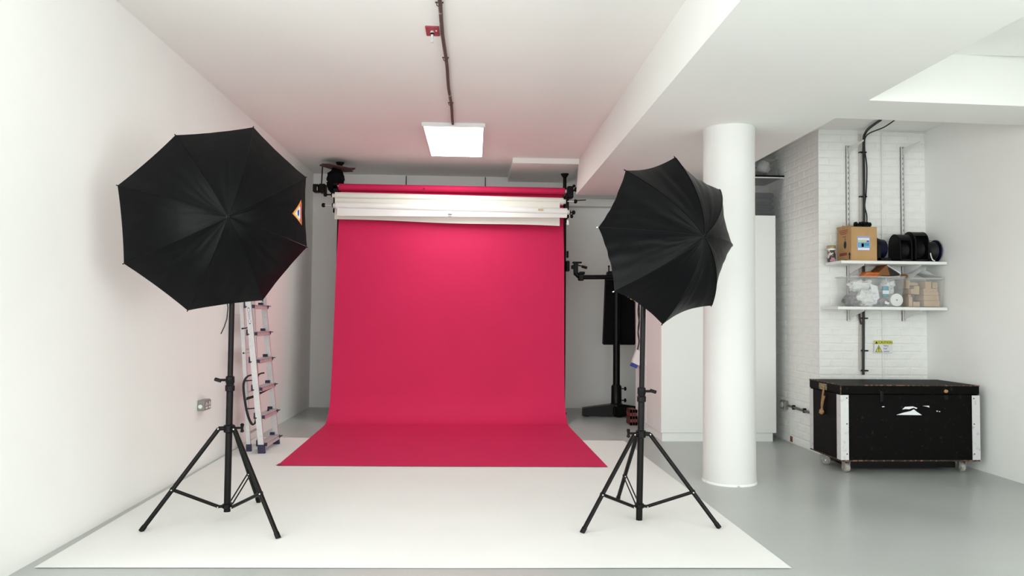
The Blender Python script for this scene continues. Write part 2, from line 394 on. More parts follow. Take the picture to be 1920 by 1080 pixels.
knob(ra, (-1.79, 9.27, 2.785), (-1, 0, 0), .085, rod=blackp); knob(ra, (1.14, 9.285, 2.755), (1, 0, 0), .12)
MB().cyl((1.25, 9.285, 2.765), (1.40, 9.27, 2.773), .006, n=8).build('lock_bar', blackm, ra, True)
rb = thing('white_backdrop_roll', (-.3, 9.2, 2.62), 'brighter white paper roll, lowest of the three rolls', 'paper roll', 'white paper rolls above the backdrop')
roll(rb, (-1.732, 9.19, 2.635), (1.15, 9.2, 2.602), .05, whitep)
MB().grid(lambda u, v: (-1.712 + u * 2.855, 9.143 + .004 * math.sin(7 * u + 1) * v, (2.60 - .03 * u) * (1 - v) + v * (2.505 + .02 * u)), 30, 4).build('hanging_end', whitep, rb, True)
MB().box((-.345, 9.136, 2.535), (-.295, 9.139, 2.543)).box((-.345, 9.136, 2.546), (-.298, 9.139, 2.552)).box((-.345, 9.136, 2.517), (-.30, 9.139, 2.521)).build('printed_mark', greycl, rb)
MB().box((.78, 9.139, 2.612), (.84, 9.146, 2.634)).build('tape_patch', mat('old_tape', (.62, .50, .25, 1), .6), rb)
knob(rb, (-1.76, 9.19, 2.64), (-1, 0, 0), .12); knob(rb, (1.175, 9.2, 2.60), (1, 0, 0), .05, rod=blackp)
MB().lathe((1.19, 9.19, 2.552), (1, 0, 0), [(0, .012), (.008, .026), (.03, .026), (.036, .012)], 10).build('hand_wheel', blackp, rb, True)
MB().box((1.145, 9.18, 2.44), (1.17, 9.2, 2.50)).build('paper_tab', whitep, rb)

def autopole(x, y, zt, label, hooks):
    t = thing('autopole', (x, y, 0), label, 'support pole', 'poles holding the paper rolls')
    MB().lathe((x, y, 0), (0, 0, 1), [(0, .045), (.02, .045), (.05, .024)], 18).build('foot_cup', blackp, t, True)
    MB().cyl((x, y, .03), (x, y, zt - .03), .0235, n=18).build('tube', blackm, t, True)
    MB().lathe((x, y, zt), (0, 0, -1), [(0, .055), (.014, .052), (.05, .026), (.06, .022)], 18).build('ceiling_cup', blackp, t, True)
    h = MB()
    h.box((x - .028, y - .04, 2.53), (x + .028, y + .03, 2.62)).box((x - .02, y - .30, 2.56), (x + .02, y - .02, 2.59))
    h.box((x - .028, y - .04, 2.86), (x + .028, y + .03, 2.96)).box((x - .02, y - .30, 2.86), (x + .02, y - .02, 2.90)).box((x - .02, y - .30, 2.56), (x + .02, y - .27, 2.93))
    h.build('hook_bracket', blackm, t)
    return t
pr_ = autopole(1.178, 9.69, 3.185, 'black floor-to-ceiling pole at the right end of the rolls', 1)
pl_ = autopole(-1.76, 9.55, 3.25, 'black floor-to-ceiling pole at the left end of the rolls', 0)
MB().box((1.165, 9.3, 2.80), (1.245, 9.45, 2.955), None, .012).cyl((1.235, 9.33, 2.90), (1.29, 9.33, 2.905), .012).ball((1.285, 9.33, 2.915), .032, 10, 6).ball((1.25, 9.3, 2.955), .02, 8, 5).build('winder', blackp, pr_, True)
MB().box((1.195, 9.60, 1.88), (1.24, 9.68, 2.02), None, .008).box((1.20, 9.6, 2.06), (1.225, 9.66, 2.15), None, .006).build('pole_clamp', blackp, pr_)
# maroon board, dark cloth bundle and bracket around the top of the left pole
mb = MB(); pts = [(-2.0, 9.45), (-1.93, 9.3), (-1.82, 9.2), (-1.70, 9.24), (-1.62, 9.34), (-1.53, 9.36), (-1.57, 9.46), (-1.63, 9.5), (-1.60, 9.6), (-1.72, 9.68), (-1.88, 9.62)]
mb.prism([(x, y, 3.165 + .03 * math.sin(5 * x) + .02 * (y - 9.4)) for x, y in pts], (0, 0, .012))
tag(mb.build('packing_board', maroon), 'dark maroon ragged board wedged below the ceiling at the left pole', 'board')
tag(MB().ball((-1.80, 9.5, 3.04), .115, 22, 14, .35, (.95, .9, 1.0), 3).ball((-1.815, 9.5, 2.945), .11, 22, 14, .3, (.85, .9, .95), 5).build('cloth_bundle', velvet, None, True), 'black cloth bundled around the top of the left pole', 'cloth')
br = thing('corner_bracket', (-2.03, 9.65, 2.92), 'dark brown boxy fitting on a rod in the back left corner', 'fitting')
MB().box((-2.11, 9.58, 2.87), (-2.04, 9.70, 2.972), None, .006).box((-2.03, 9.57, 2.865), (-1.95, 9.71, 2.975), None, .006).build('body', darkbrown, br)
MB().cyl((-2.01, 9.64, 2.97), (-2.0, 9.64, 3.25), .008).build('rod', darkbrown, br)
MB().box((-2.052, 9.567, 2.885), (-2.044, 9.58, 2.93)).build('badge', chrome, br)
# short hangers on the back wall above the roll
for x in (-.98, .13):
    tag(MB().cyl((x, 10.335, 2.98), (x, 10.335, 3.24), .006).build('wall_cable', blackm), 'short dark vertical cable on the back wall, %s' % ('left of the two' if x < 0 else 'right of the two'), 'cable')

# ------------------------------------------------------------------ ceiling fittings
lp = thing('ceiling_light', (-.237, 8.17, ZC), 'glowing white rectangular light panel on the ceiling', 'ceiling light')
fr = MB(); x0, x1, y0, y1 = -.56, .086, 7.45, 8.89
fr.box((x0, y0, 3.212), (x1, y0 + .02, ZC)).box((x0, y1 - .02, 3.212), (x1, y1, ZC)).box((x0, y0 + .02, 3.212), (x0 + .02, y1 - .02, ZC)).box((x1 - .02, y0 + .02, 3.212), (x1, y1 - .02, ZC)).build('frame', whitepl, lp)
MB().box((x0 + .02, y0 + .02, 3.214), (x1 - .02, y1 - .02, 3.226)).build('diffuser', ledm, lp)
cn = thing('conduit', (-.243, 5.4, ZC), 'flaking brown conduit running along the ceiling to the light panel', 'conduit')
MB().tube([(-.240 - .004 * math.sin(i * 1.3), 3.6 + i * .24, 3.234 + .003 * math.sin(i * 2.1)) for i in range(17)], .013, 10).build('pipe', conduitm, cn, True)
for y in (4.55, 5.54, 6.73):
    MB().box((-.268, y - .008, 3.246), (-.216, y + .008, ZC)).tube([(-.260, y, 3.246), (-.257, y, 3.229), (-.242, y, 3.219), (-.227, y, 3.229), (-.224, y, 3.246)], .0035, 6).build('saddle_clip', conduitm, cn)
sp = thing('sprinkler', (-.312, 5.0, ZC), 'small red square plate with a metal nozzle beside the ceiling conduit', 'sprinkler')
MB().box((-.357, 4.93, 3.24), (-.264, 5.095, ZC), None, .003).build('plate', signred, sp)
MB().lathe((-.312, 5.0, 3.24), (0, 0, -1), [(0, .012), (.012, .014), (.02, .010), (.05, .008), (.072, .0045), (.075, .009), (.08, .008)], 14).build('nozzle', alu_dull, sp, True)
MB().lathe((-.312, 5.0, 3.226), (0, 0, -1), [(0, .013), (.006, .0145), (.012, .013)], 14).build('collar', blackp, sp, True)
MB().cyl((-.284, 4.99, 3.24), (-.284, 4.99, 3.236), .006).build('indicator', whitepl, sp)

# ------------------------------------------------------------------ light stands
def light_stand(x, y, feet, z_foot, z_hub, z_low, z_col, z_top, lean, knob_dir, label, mid):
    t = thing('light_stand', (x, y, 0), label, 'light stand', 'black tripod light stands')
    lx, ly = lean
    at = lambda z: V((x + lx * z / 1.4, y + ly * z / 1.4, z))
    MB().cyl(at(z_foot), at(z_col), .0205, n=18).build('lower_tube', blackm, t, True)
    MB().cyl(at(z_col - .02), at(z_top), .0165, n=16).build('upper_tube', blackm, t, True)
    c = at(z_col)
    MB().lathe(c - V((0, 0, .05)), (0, 0, 1), [(0, .022), (.004, .028), (.035, .029), (.04, .024), (.05, .024), (.055, .027), (.09, .026), (.095, .02)], 18).build('collar', blackp, t, True)
    kd = V(knob_dir)
    kn = MB().cyl(c + V((0, 0, .02)), c + kd * .055 + V((0, 0, .02)), .008).build('locking_knob', blackp, t, True)
    hm = MB().box((-.022, -.007, -.011), (.022, .007, .011), Matrix.Translation(c + kd * .072 + V((0, 0, .02))) @ Matrix.Rotation(.3, 4, 'Y'), .004)
    subbuild(hm, 'knob_grip', blackp, kn, t)
    h = at(z_hub)
    hub = MB().lathe(h - V((0, 0, .028)), (0, 0, 1), [(0, .024), (.006, .032), (.045, .032), (.05, .024)], 18)
    for fx, fy in feet:
        d = (V((fx, fy, 0)) - V((x, y, 0))).normalized(); hub.cyl(h, h + d * .062, .013)
    hub.build('upper_hub', blackp, t, True)
    rr = MB().cyl(h + V((0, 0, 0)), h - kd * .075, .007)
    tk = h - kd * .078
    rr.lathe(tk - V((0, 0, .028)), (0, 0, 1), [(0, .006), (.005, .012), (.025, .007), (.05, .012), (.056, .006)], 10).build('hub_knob', blackp, t, True)
    lo = at(z_low)
    lh = MB().lathe(lo - V((0, 0, .015)), (0, 0, 1), [(0, .023), (.004, .03), (.026, .03), (.03, .023)], 18)
    for fx, fy in feet:
        d = (V((fx, fy, 0)) - V((x, y, 0))).normalized(); lh.cyl(lo, lo + d * .055, .009)
    lh.build('lower_hub', blackp, t, True)
    for i, (fx, fy) in enumerate(feet):
        d = (V((fx, fy, 0)) - V((x, y, 0))).normalized(); side = d.cross(V((0, 0, 1)))
        a = h + d * .058; b = V((fx, fy, .006)); dd = (b - a).normalized()
        k = (a.z - mid) / (a.z - b.z); q = a + (b - a) * k; s = lo + d * .05
        lg = MB().cyl(a, b - dd * .02, .0135, n=12).build('leg', blackm, t, True)
        subbuild(MB().cyl(b - dd * .035, b, .0155, n=12), 'rubber_foot', blackp, lg, t, True)
        bm = MB()
        if i == 2: bm.cyl(q + side * .011, s + side * .011, .0045, n=8).cyl(q - side * .011, s - side * .011, .0045, n=8)
        else: bm.cyl(q, s, .0105, n=10)
        bm.ball(q, .017, 10, 6)
        bm.build('brace', blackm, t, True)
        for w, c_ in ((a, .0042), (q, .0042), (s, .0035)):
            MB().cyl(w - V((0, .0145, 0)), w + V((0, -.019, 0)), c_, n=8).build('rivet', alu_dull, t)
    return t
light_stand(-1.515, 4.68, [(-1.952, 4.494), (-1.112, 4.342), (-1.461, 5.164)], .07, .583, .105, .86, 1.80, (0, 0), (-1, -.1, 0), 'black tripod light stand near the left wall', .233)
light_stand(1.06, 4.69, [(.653, 4.411), (1.514, 4.493), (1.019, 5.187)], .0, .55, .094, .80, 1.74, (.024, 0), (1, -.15, 0), 'black tripod light stand in front of the tall white cabinet', .21)

# umbrellas
def umbrella(c, ax, rim, dep, scallop, seed, label, emblem=False):
    c = V(c); ax = V(ax).normalized(); e1 = ax.cross(V((0, 0, 1))).normalized(); e2 = e1.cross(ax)
    t = thing('softlight_umbrella', c, label, 'umbrella', 'black photo umbrellas')
    R = [e1 * a + e2 * b for a, b in rim]
    H = lambda s: dep * (1 - s ** 1.85)
    def surf(k, u, s, off=0):
        A, B = R[k] * s, R[(k + 1) % 8] * s
        p = A * (1 - u) + B * u
        bell = 4 * u * (1 - u)
        p = p * (1 - scallop * bell * s ** 5)
        h = H(s) - .026 * bell * s * (1.15 - s) - .006 * bell * s
        fold = noise.noise(V((u * 5.0 + k * 7.3 + seed, s * 2.2, seed))) * .012 * bell * s + math.sin(u * 27 + k * 2.1 + 5 * noise.noise(V((s * 2.5, k, seed)))) * .0034 * bell * s * (.4 + noise.noise(V((u * 2, s * 3, k + seed))))
        return c + p + ax * (h + fold + off)
    for k in range(8):
        MB().grid(lambda u, v: surf(k, u, .012 + .988 * v), 36, 36).build('canopy_panel', fabric, t, True)
        MB().tube([surf(k, 0, .02 + .97 * i / 16, .0012) for i in range(17)], .0028, 5).build('rib_seam', fabric, t, True)
        rib = [c + R[k] * s + ax * (H(s) - .006) for s in [i / 12 for i in range(13)]]
        MB().tube(rib, .0032, 6).build('rib', blackm, t, True)
        d = (rib[-1] - rib[-2]).normalized()
        MB().cyl(rib[-1] + ax * .004, rib[-1] + d * .009 + ax * .002, .0032, n=8).build('rib_tip', whitepl if seed > 1 and k in (6, 7) else blackp, t)
        MB().tube([c + R[k] * .5 + ax * (H(.5) - .01), c + ax * (dep * .42)], .0025, 6).build('stretcher', blackm, t)
    MB().lathe(c + ax * (dep - .006), ax, [(0, .016), (.006, .017), (.012, .008), (.028, .006), (.03, .003)], 12).build('ferrule', blackp, t, True)
    MB().cyl(c + ax * dep, c - ax * .30, .005, n=8).build('shaft', chrome, t, True)
    MB().cyl(c + ax * (dep * .42 - .012), c + ax * (dep * .42 + .012), .012, n=12).build('runner', blackp, t, True)
    # pale lining on the open side, facing the backdrop
    for k in range(8):
        MB().grid(lambda u, v: surf(k, u, .03 + .95 * v, -.012), 6, 6).build('lining', fabric2, t, True)
    if emblem:
        k = 2
        def poly(pts, off, m, name):
            # triangulated patch following the cloth
            cu = sum(p[0] for p in pts) / len(pts); cs = sum(p[1] for p in pts) / len(pts)
            q = MB(); n = len(pts); rings = 5; ptsf = []
            for i in range(n):
                for j in range(4):
                    a, b = pts[i], pts[(i + 1) % n]; w = j / 4; ptsf.append((a[0] * (1 - w) + b[0] * w, a[1] * (1 - w) + b[1] * w))
            vs = []
            for r in range(rings + 1):
                f = .02 + .98 * r / rings
                vs += [surf(k, cu + (a - cu) * f, cs + (b - cs) * f, off) for a, b in ptsf]
            N_ = len(ptsf)
            fs = [tuple(range(N_))] + [(r * N_ + i, r * N_ + (i + 1) % N_, (r + 1) * N_ + (i + 1) % N_, (r + 1) * N_ + i) for r in range(rings) for i in range(N_)]
            q.add(vs, fs).build(name, m, t)
        S = lambda px: (px - 430) / (577 - 430)
        U = lambda py, s: .5 + (py - 399) / 131 / s
        T = lambda pts: [(U(y, S(x)), S(x)) for x, y in pts]
        poly(T([(545, 400), (566, 375), (567, 423)]), .0030, logo_o, 'emblem_border')
        poly(T([(547.5, 400), (562, 383), (562, 417)]), .0042, logo_y, 'emblem_border')
        poly(T([(562, 384), (567, 381), (567.5, 418), (562, 416)]), .0048, logo_r, 'emblem_band')
        poly(T([(551, 400), (562, 387), (563.5, 391), (563.5, 408), (562, 412.5)]), .0056, labw, 'emblem_field')
        poly(T([(557, 396), (559, 393), (561, 395), (561, 402), (559.5, 406), (557.5, 404)]), .0066, navy, 'emblem_eye')
    return t
LRIM = [(.2622, .4718), (-.1748, .5761), (-.5088, .3017), (-.532, -.1456), (-.2693, -.4952), (.163, -.5636), (.5099, -.2968), (.5541, .1483)]
RRIM = [(.3472, .395), (-.0315, .5155), (-.4123, .3459), (-.5279, -.0157), (-.3602, -.4086), (.0406, -.5295), (.4114, -.3342), (.5368, .0394)]
umbrella((-1.5555, 4.5481, 1.8709), (.447, -.891, -.083), LRIM, .33, .012, 1, 'open black photo umbrella with an orange triangle emblem, left stand', True)
umbrella((1.2067, 4.5149, 1.7805), (.426, -.904, -.03), RRIM, .31, .055, 2, 'open black photo umbrella without emblem, in front of the column')
def flash_head(p, ax, label, cable=None):
    t = thing('flash_head', p, label, 'flash head', 'flash heads inside the umbrellas')
    p = V(p); ax = V(ax).normalized(); q = p + V((0, 0, .075))
    MB().cyl(q - ax * .16, q + ax * .06, .055, n=20).lathe(q + ax * .06, ax, [(0, .05), (.01, .06), (.05, .075), (.052, .07)], 20).build('body', blackp, t, True)
    MB().lathe(p - V((0, 0, .045)), (0, 0, 1), [(0, .02), (.005, .026), (.05, .026), (.055, .018), (.08, .018)], 14).build('tilt_bracket', blackp, t, True)
    MB().box((-.004, -.03, -.05), (.004, .03, .05), Matrix.Translation(q - ax * .161)).build('rear_panel', greycl, t)
    if cable: MB().tube(cable, .0035, 6).build('cable', cablem, t, True)
flash_head((-1.515, 4.68, 1.80), (.447, -.891, -.083), 'black flash head behind the left umbrella with a dangling cord',
           [(-1.52, 4.74, 1.86), (-1.53, 4.74, 1.6), (-1.56, 4.70, 1.42), (-1.545, 4.70, 1.33), (-1.55, 4.70, 1.26), (-1.565, 4.70, 1.21), (-1.585, 4.70, 1.165)])
flash_head((1.091, 4.69, 1.74), (.426, -.904, -.03), 'black flash head behind the right umbrella')

# ------------------------------------------------------------------ left wall: socket and ladder
sk = thing('wall_socket', (-2.27, 6.28, .53), 'grey metal twin socket box on the left wall', 'socket')
MB().box((XL, 6.205, .487), (-2.215, 6.352, .573), None, .004).build('back_box', socketm, sk)
MB().box((-2.2155, 6.21, .492), (-2.208, 6.347, .568), None, .003).build('face_plate', socketm, sk)
for y in (6.245, 6.312):
    for dy, z, w, h in ((0, .548, .007, .013), (-.013, .535, .005, .011), (.013, .535, .005, .011)):
        MB().box((-2.2085, y + dy - w, z - h / 2), (-2.2065, y + dy + w, z + h / 2)).build('pin_hole', labw, sk)
    MB().box((-2.2085, y - .014, .503), (-2.204, y + .014, .517)).build('rocker_switch', whitepl, sk)
MB().lathe((-2.245, 6.2055, .523), (0, -1, 0), [(0, .017), (.004, .017), (.006, .013), (.012, .012)], 14).build('knockout_plug', whitepl, sk, True)

ld = thing('step_ladder', (-2.02, 7.2, 0), 'folded aluminium step ladder leaning by the left wall behind the umbrella stand', 'ladder')
sx = lambda z: -1.945 - .110 * z                            # front frame leans back to the wall
rx = lambda z: -2.093 - .072 * z
def stile(y, fx, z0, z1, w, th, name, m):
    mb = MB(); a, b = fx(z0), fx(z1)
    mb.add([(a - w, y - th, z0), (a + w, y - th, z0), (a + w, y + th, z0), (a - w, y + th, z0), (b - w, y - th, z1), (b + w, y - th, z1), (b + w, y + th, z1), (b - w, y + th, z1)],
           [(3, 2, 1, 0), (4, 5, 6, 7), (0, 1, 5, 4), (1, 2, 6, 5), (2, 3, 7, 6), (3, 0, 4, 7)])
    return mb.build(name, m, ld)
ZT = 1.78
s1 = stile(6.945, sx, .06, ZT, .026, .011, 'front_stile', alu); s2 = stile(7.445, sx, .06, ZT, .026, .011, 'front_stile', alu)
stile(7.05, rx, .05, ZT - .08, .018, .009, 'rear_leg', alu); stile(7.40, rx, .05, ZT - .08, .018, .009, 'rear_leg', alu)
for y, fx, w, h in ((6.945, sx, .031, .085), (7.445, sx, .031, .085), (7.05, rx, .022, .07), (7.40, rx, .022, .07)):
    a, b = fx(0), fx(h)
    MB().add([(a - w, y - .018, .003), (a + w, y - .018, .003), (a + w, y + .018, .003), (a - w, y + .018, .003), (b - w, y - .014, h), (b + w, y - .014, h), (b + w, y + .014, h), (b - w, y + .014, h)],
             [(3, 2, 1, 0), (4, 5, 6, 7), (0, 1, 5, 4), (1, 2, 6, 5), (2, 3, 7, 6), (3, 0, 4, 7)]).build('rubber_foot', indigo, ld)
for z in (.089, .341, .599, .857, 1.111, 1.365, 1.62):
    x = sx(z)
    tr = MB().box((x - .045, 6.957, z), (x + .045, 7.433, z + .006)).box((x + .039, 6.957, z - .032), (x + .045, 7.433, z + .003)).box((x - .045, 6.957, z - .02), (x - .04, 7.433, z + .003))
    tr = tr.build('tread', alu_dull, ld)
    g = MB()
    for i in range(7): g.box((x - .036 + i * .0115, 6.965, z + .006), (x - .032 + i * .0115, 7.425, z + .0085))
    subbuild(g, 'tread_grip', alu, tr, ld)
    for y0_, y1_ in ((6.956, 6.975), (7.412, 7.434)):
        cp = MB().box((x - .05, y0_, z - .024), (x + .05, y1_, z + .008), None, .003)
        cp.box((x - .05, y0_, z + .006), (x - .005, y1_, z + .034), None, .003)
        if y0_ > 7.2: cp.box((x + .03, y0_ - .03, z - .004), (x + .072, y1_, z + .004), None, .002)
        subbuild(cp, 'end_cap', indigo, tr, ld)
    MB().cyl((x - .02, 6.928, z - .012), (x - .02, 6.936, z - .012), .007, n=8).build('rivet', indigo, ld)
MB().box((sx(ZT) - .06, 6.93, ZT), (sx(ZT) + .08, 7.46, ZT + .03), None, .006).build('top_cap', indigo, ld)
for z, wd in ((.17, .02), (.55, .01), (.95, .008), (1.35, .01)):
    MB().box((rx(z) - .006, 7.05, z - wd / 2), (rx(z) + .006, 7.40, z + wd / 2)).build('cross_bar', alu_dull, ld)
for z in (.92, 1.15, .66, .40):
    MB().cyl((rx(z), 7.04, z), (sx(z) - .02, 7.0, z + .012), .006, n=8).build('hinge_bar', alu_dull if z in (.92,) else indigo, ld)
    MB().cyl((rx(z), 7.032, z), (rx(z), 7.042, z), .008, n=8).build('rivet', blackp, ld)
def smooth(pts, n=6):
    pts = [V(p) for p in pts]; out = []
    for i in range(len(pts) - 1):
        p0, p1, p2, p3 = pts[max(i - 1, 0)], pts[i], pts[i + 1], pts[min(i + 2, len(pts) - 1)]
        for k in range(n):
            t = k / n; out.append(.5 * ((2 * p1) + (p2 - p0) * t + (2 * p0 - 5 * p1 + 4 * p2 - p3) * t * t + (3 * p1 - p0 - 3 * p2 + p3) * t ** 3))
    return out + [pts[-1]]
yb = 6.985
MB().ribbon(smooth([(-2.0, yb, .715), (-2.06, yb, .72), (-2.105, yb, .705), (-2.133, yb, .66), (-2.137, yb, .59), (-2.115, yb, .44), (-2.085, yb, .325), (-2.05, yb, .265), (-2.022, yb, .285), (-2.012, yb, .375)]), (0, .014, 0), .007).build('strap', webm, ld)
MB().ribbon([(-2.11, yb, .50), (-2.04, yb, .522), (-2.0, 7.3, .56), (-1.995, 7.42, .565)], (0, .006, .012)).build('strap', webm, ld)
MB().ribbon(smooth([(-2.11, 7.30, .65), (-2.10, 7.30, .69), (-2.07, 7.3, .71), (-2.04, 7.3, .715)]), (0, .014, 0), .007).build('strap', webm, ld)
MB().ribbon(smooth([(-2.11, 7.30, .40), (-2.09, 7.30, .32), (-2.06, 7.3, .275), (-2.02, 7.3, .30), (-1.99, 7.30, .36)]), (0, .014, 0), .007).build('strap', webm, ld)
# maker's mark on the near stile: two crescents around a line of small letters
lg = MB()
for sgn, zc in ((1, 1.325), (-1, 1.215)):
    n = 12; arc = []
    for i in range(n + 1):
        t = PI * i / n; arc.append((math.cos(t), math.sin(t) * sgn))
    for i in range(n):
        (a, b), (c_, d_) = arc[i], arc[i + 1]
        def pt(u, w, r): z = zc + w * .022 * r; return (sx(z) + u * .012 * r, 6.9335, z)
        i0, i1 = .55 + .35 * abs(a), .55 + .35 * abs(c_)
        lg.add([pt(a, b, 1), pt(c_, d_, 1), pt(c_, d_, i1), pt(a, b, i0)], [(0, 1, 2, 3)])
    for u in (-1, 1):
        zz = zc - sgn * .018; lg.add([(sx(zc) + u * .0125, 6.9335, zc), (sx(zc) + u * .009, 6.9335, zc), (sx(zz) + u * .009, 6.9335, zz), (sx(zz) + u * .0108, 6.9335, zz)], [(0, 1, 2, 3)])
for i in range(6):
    z = 1.238 + i * .0125; lg.box((sx(z) - .0055, 6.9332, z), (sx(z) + .0055, 6.9345, z + .003)).box((sx(z) - .0055, 6.9332, z), (sx(z) - .003, 6.9345, z + .008))
lg.build('printed_logo', navy, ld, fix=False)

# ------------------------------------------------------------------ camera stand in the back right corner
cs = thing('camera_stand', (1.84, 9.50, 0), 'black column camera stand with a side arm beside the backdrop', 'camera stand')
bx, by = 1.845, 9.50
base = MB()
def arm_(dx, dy, L):
    d = V((dx, dy, 0)).normalized(); s = V((-d.y, d.x, 0)); c = V((bx, by, 0))
    z0, zi, zo = .01, .17, .11
    v = [c + s * .075, c - s * .075, c + d * L - s * .055, c + d * L + s * .055]
    base.add([p + V((0, 0, z0)) for p in v] + [v[0] + V((0, 0, zi)), v[1] + V((0, 0, zi)), v[2] + V((0, 0, zo)), v[3] + V((0, 0, zo))],
             [(3, 2, 1, 0), (4, 5, 6, 7), (0, 1, 5, 4), (1, 2, 6, 5), (2, 3, 7, 6), (3, 0, 4, 7)])
    base.cyl(c + d * (L - .05) + V((0, 0, .001)), c + d * (L - .05) + V((0, 0, .05)), .035, n=12)
arm_(-1, .05, .44); arm_(.75, .45, .36); arm_(.35, -.9, .12)
base.build('base', blackm, cs)
MB().box((bx - .06, by - .09, .03), (bx + .085, by + .08, .13), None, .012).build('base_housing', blackm, cs)
MB().lathe((bx, by, .13), (0, 0, 1), [(0, .085), (.03, .085), (.045, .068), (.26, .066), (.28, .05)], 24).build('sleeve', blackm, cs, True)
MB().cyl((bx, by, .35), (bx, by, 1.92), .045, n=24).build('column', blackm, cs, True)
for z in (.21, .36):
    MB().cyl((bx + .05, by - .02, z), (bx + .10, by - .02, z), .007).lathe((bx + .095, by - .02, z), (1, 0, 0), [(0, .01), (.006, .026), (.022, .026), (.03, .016)], 12).build('clamp_knob', blackp, cs, True)
MB().box((bx - .13, by - .07, 1.755), (bx + .06, by + .07, 1.88), None, .012).build('carriage', blackm, cs)
MB().cyl((bx - .105, by - .0, 1.87), (bx - .105, by, 1.94), .009).ball((bx - .105, by, 1.945), .014, 10, 6).build('tension_screw', blackp, cs, True)
ay = by - .06
MB().cyl((1.36, ay, 1.795), (bx, ay, 1.805), .029, n=18).build('arm', blackm, cs, True)
MB().box((1.33, ay - .04, 1.75), (1.40, ay + .04, 1.84), None, .01).cyl((1.37, ay, 1.78), (1.285, ay, 1.855), .03, n=14).build('elbow', blackm, cs, True)
hd = MB().box((1.27, ay - .035, 1.84), (1.325, ay + .035, 1.99), None, .008).box((1.255, ay - .05, 1.975), (1.37, ay + .05, 1.995), None, .004).box((1.24, ay - .03, 1.90), (1.29, ay + .03, 1.95), None, .006).build('pan_head', blackp, cs)
for z0, z1, x1 in ((1.955, 1.915, 1.43), (1.85, 1.848, 1.40)):
    h2 = MB().cyl((1.30, ay - .02, z0), (x1 - .05, ay - .03, (z0 + z1) / 2), .008).cyl((x1 - .06, ay - .03, (z0 + z1) / 2), (x1 + .01, ay - .035, z1), .018, n=12)
    subbuild(h2, 'pan_handle', blackp, hd, cs, True)
fp = thing('flag_panel', (1.89, 9.57, .93), 'flat black fabric panel clipped behind the camera stand column', 'black panel')
bp = MB().grid(lambda u, v: (1.682 + .03 * v + (.415 - .045 * v) * u, 9.562 + .006 * math.sin(5 * u), .935 + .86 * v), 14, 8)
n0 = len(bp.v); bp.add([p + V((0, .022, 0)) for p in bp.v[:n0]], [tuple(reversed(f)) for f in bp.f[:]])
q0, q1 = [(1.682, .935), (2.097, .935), (2.082, 1.795), (1.712, 1.795)], .022
bp.build('cloth', velvet, fp, True, fix=False)
for a, b in ((0, 1), (1, 2), (2, 3), (3, 0)): MB().cyl((q0[a][0], 9.573, q0[a][1]), (q0[b][0], 9.573, q0[b][1]), .013, n=8).build('frame_rod', blackm, fp, True)
for z in (1.05, 1.70): MB().box((bx - .03, 9.54, z - .02), (bx + .03, 9.57, z + .02), None, .004).build('spring_clip', blackp, fp)
cr = thing('crate', (1.86, 8.83, 0), 'small red plastic crate on the floor beside the cabinet', 'crate')
c0 = MB(); a_, b_, y0_, y1_ = 1.862, 1.945, 8.72, 8.95
for z in (0.002, .075, .15): c0.box((a_, y0_, z), (b_, y1_, z + .035))
for x in (a_, (a_ + b_) / 2 - .012, b_ - .024):
    for y in (y0_, y1_ - .024): c0.box((x, y, 0), (x + .024, y + .024, .185))
for y in (y0_ + .075, y0_ + .15): c0.box((a_, y, 0), (a_ + .02, y + .024, .185))
c0.build('lattice_body', cratered, cr)

# ------------------------------------------------------------------ tall white cabinets
def cabinet(x0, x1, y0, y1, h, label, doors):
    t = thing('tall_cabinet', ((x0 + x1) / 2, (y0 + y1) / 2, 0), label, 'cabinet', 'tall white cabinets')
    MB().box((x0, y0 + .02, .085), (x1, y1, h), None, .003).build('carcass', lam, t)
    MB().box((x0 + .012, y0 + .012, 0), (x1 - .035, y1 - .02, .087)).build('plinth', lam, t)
    n = doors; w = (x1 - x0) / n
    for i in range(n): MB().box((x0 + i * w + (.0015 if i else .0), y0, .09), (x0 + (i + 1) * w - .0015, y0 + .019, h), None, .002).build('door', lam, t)
    return t
cabinet(1.95, 3.172, 7.61, 8.275, 2.377, 'tall white two-door cabinet behind the round column', 2)
cabinet(1.95, 3.172, 8.29, 8.84, 2.377, 'tall white cabinet at the back, seen edge-on behind the front cabinet', 2)
hb = thing('hanging_brush', (1.91, 8.60, 1.2), 'white hand brush with blue bristles hanging on a black cord', 'brush')
MB().tube(smooth([(1.932, 8.6, 1.46), (1.925, 8.6, 1.35), (1.938, 8.6, 1.22), (1.925, 8.6, 1.1), (1.937, 8.6, 1.0), (1.918, 8.6, .90)]), .008, 6).tube(smooth([(1.935, 8.6, 1.46), (1.940, 8.6, 1.3), (1.925, 8.6, 1.15), (1.937, 8.6, 1.02), (1.918, 8.6, .90)]), .006, 6).build('cord', webm, hb, True)
MB().add([(1.905, 8.57, .91), (1.945, 8.57, .89), (1.945, 8.57, .715), (1.855, 8.57, .755), (1.905, 8.63, .91), (1.945, 8.63, .89), (1.945, 8.66, .715), (1.855, 8.66, .755)], [(0, 1, 2, 3), (7, 6, 5, 4), (0, 4, 5, 1), (1, 5, 6, 2), (2, 6, 7, 3), (3, 7, 4, 0)]).build('head', whitepl, hb)
MB().add([(1.855, 8.575, .752), (1.922, 8.575, .722), (1.905, 8.575, .685), (1.838, 8.575, .715), (1.855, 8.655, .752), (1.922, 8.655, .722), (1.905, 8.655, .685), (1.838, 8.655, .715)], [(0, 1, 2, 3), (7, 6, 5, 4), (0, 4, 5, 1), (1, 5, 6, 2), (2, 6, 7, 3), (3, 7, 4, 0)]).build('bristles', bluem, hb)
MB().cyl((1.932, 8.6, 1.455), (1.95, 8.6, 1.47), .006).build('hook', chrome, hb)
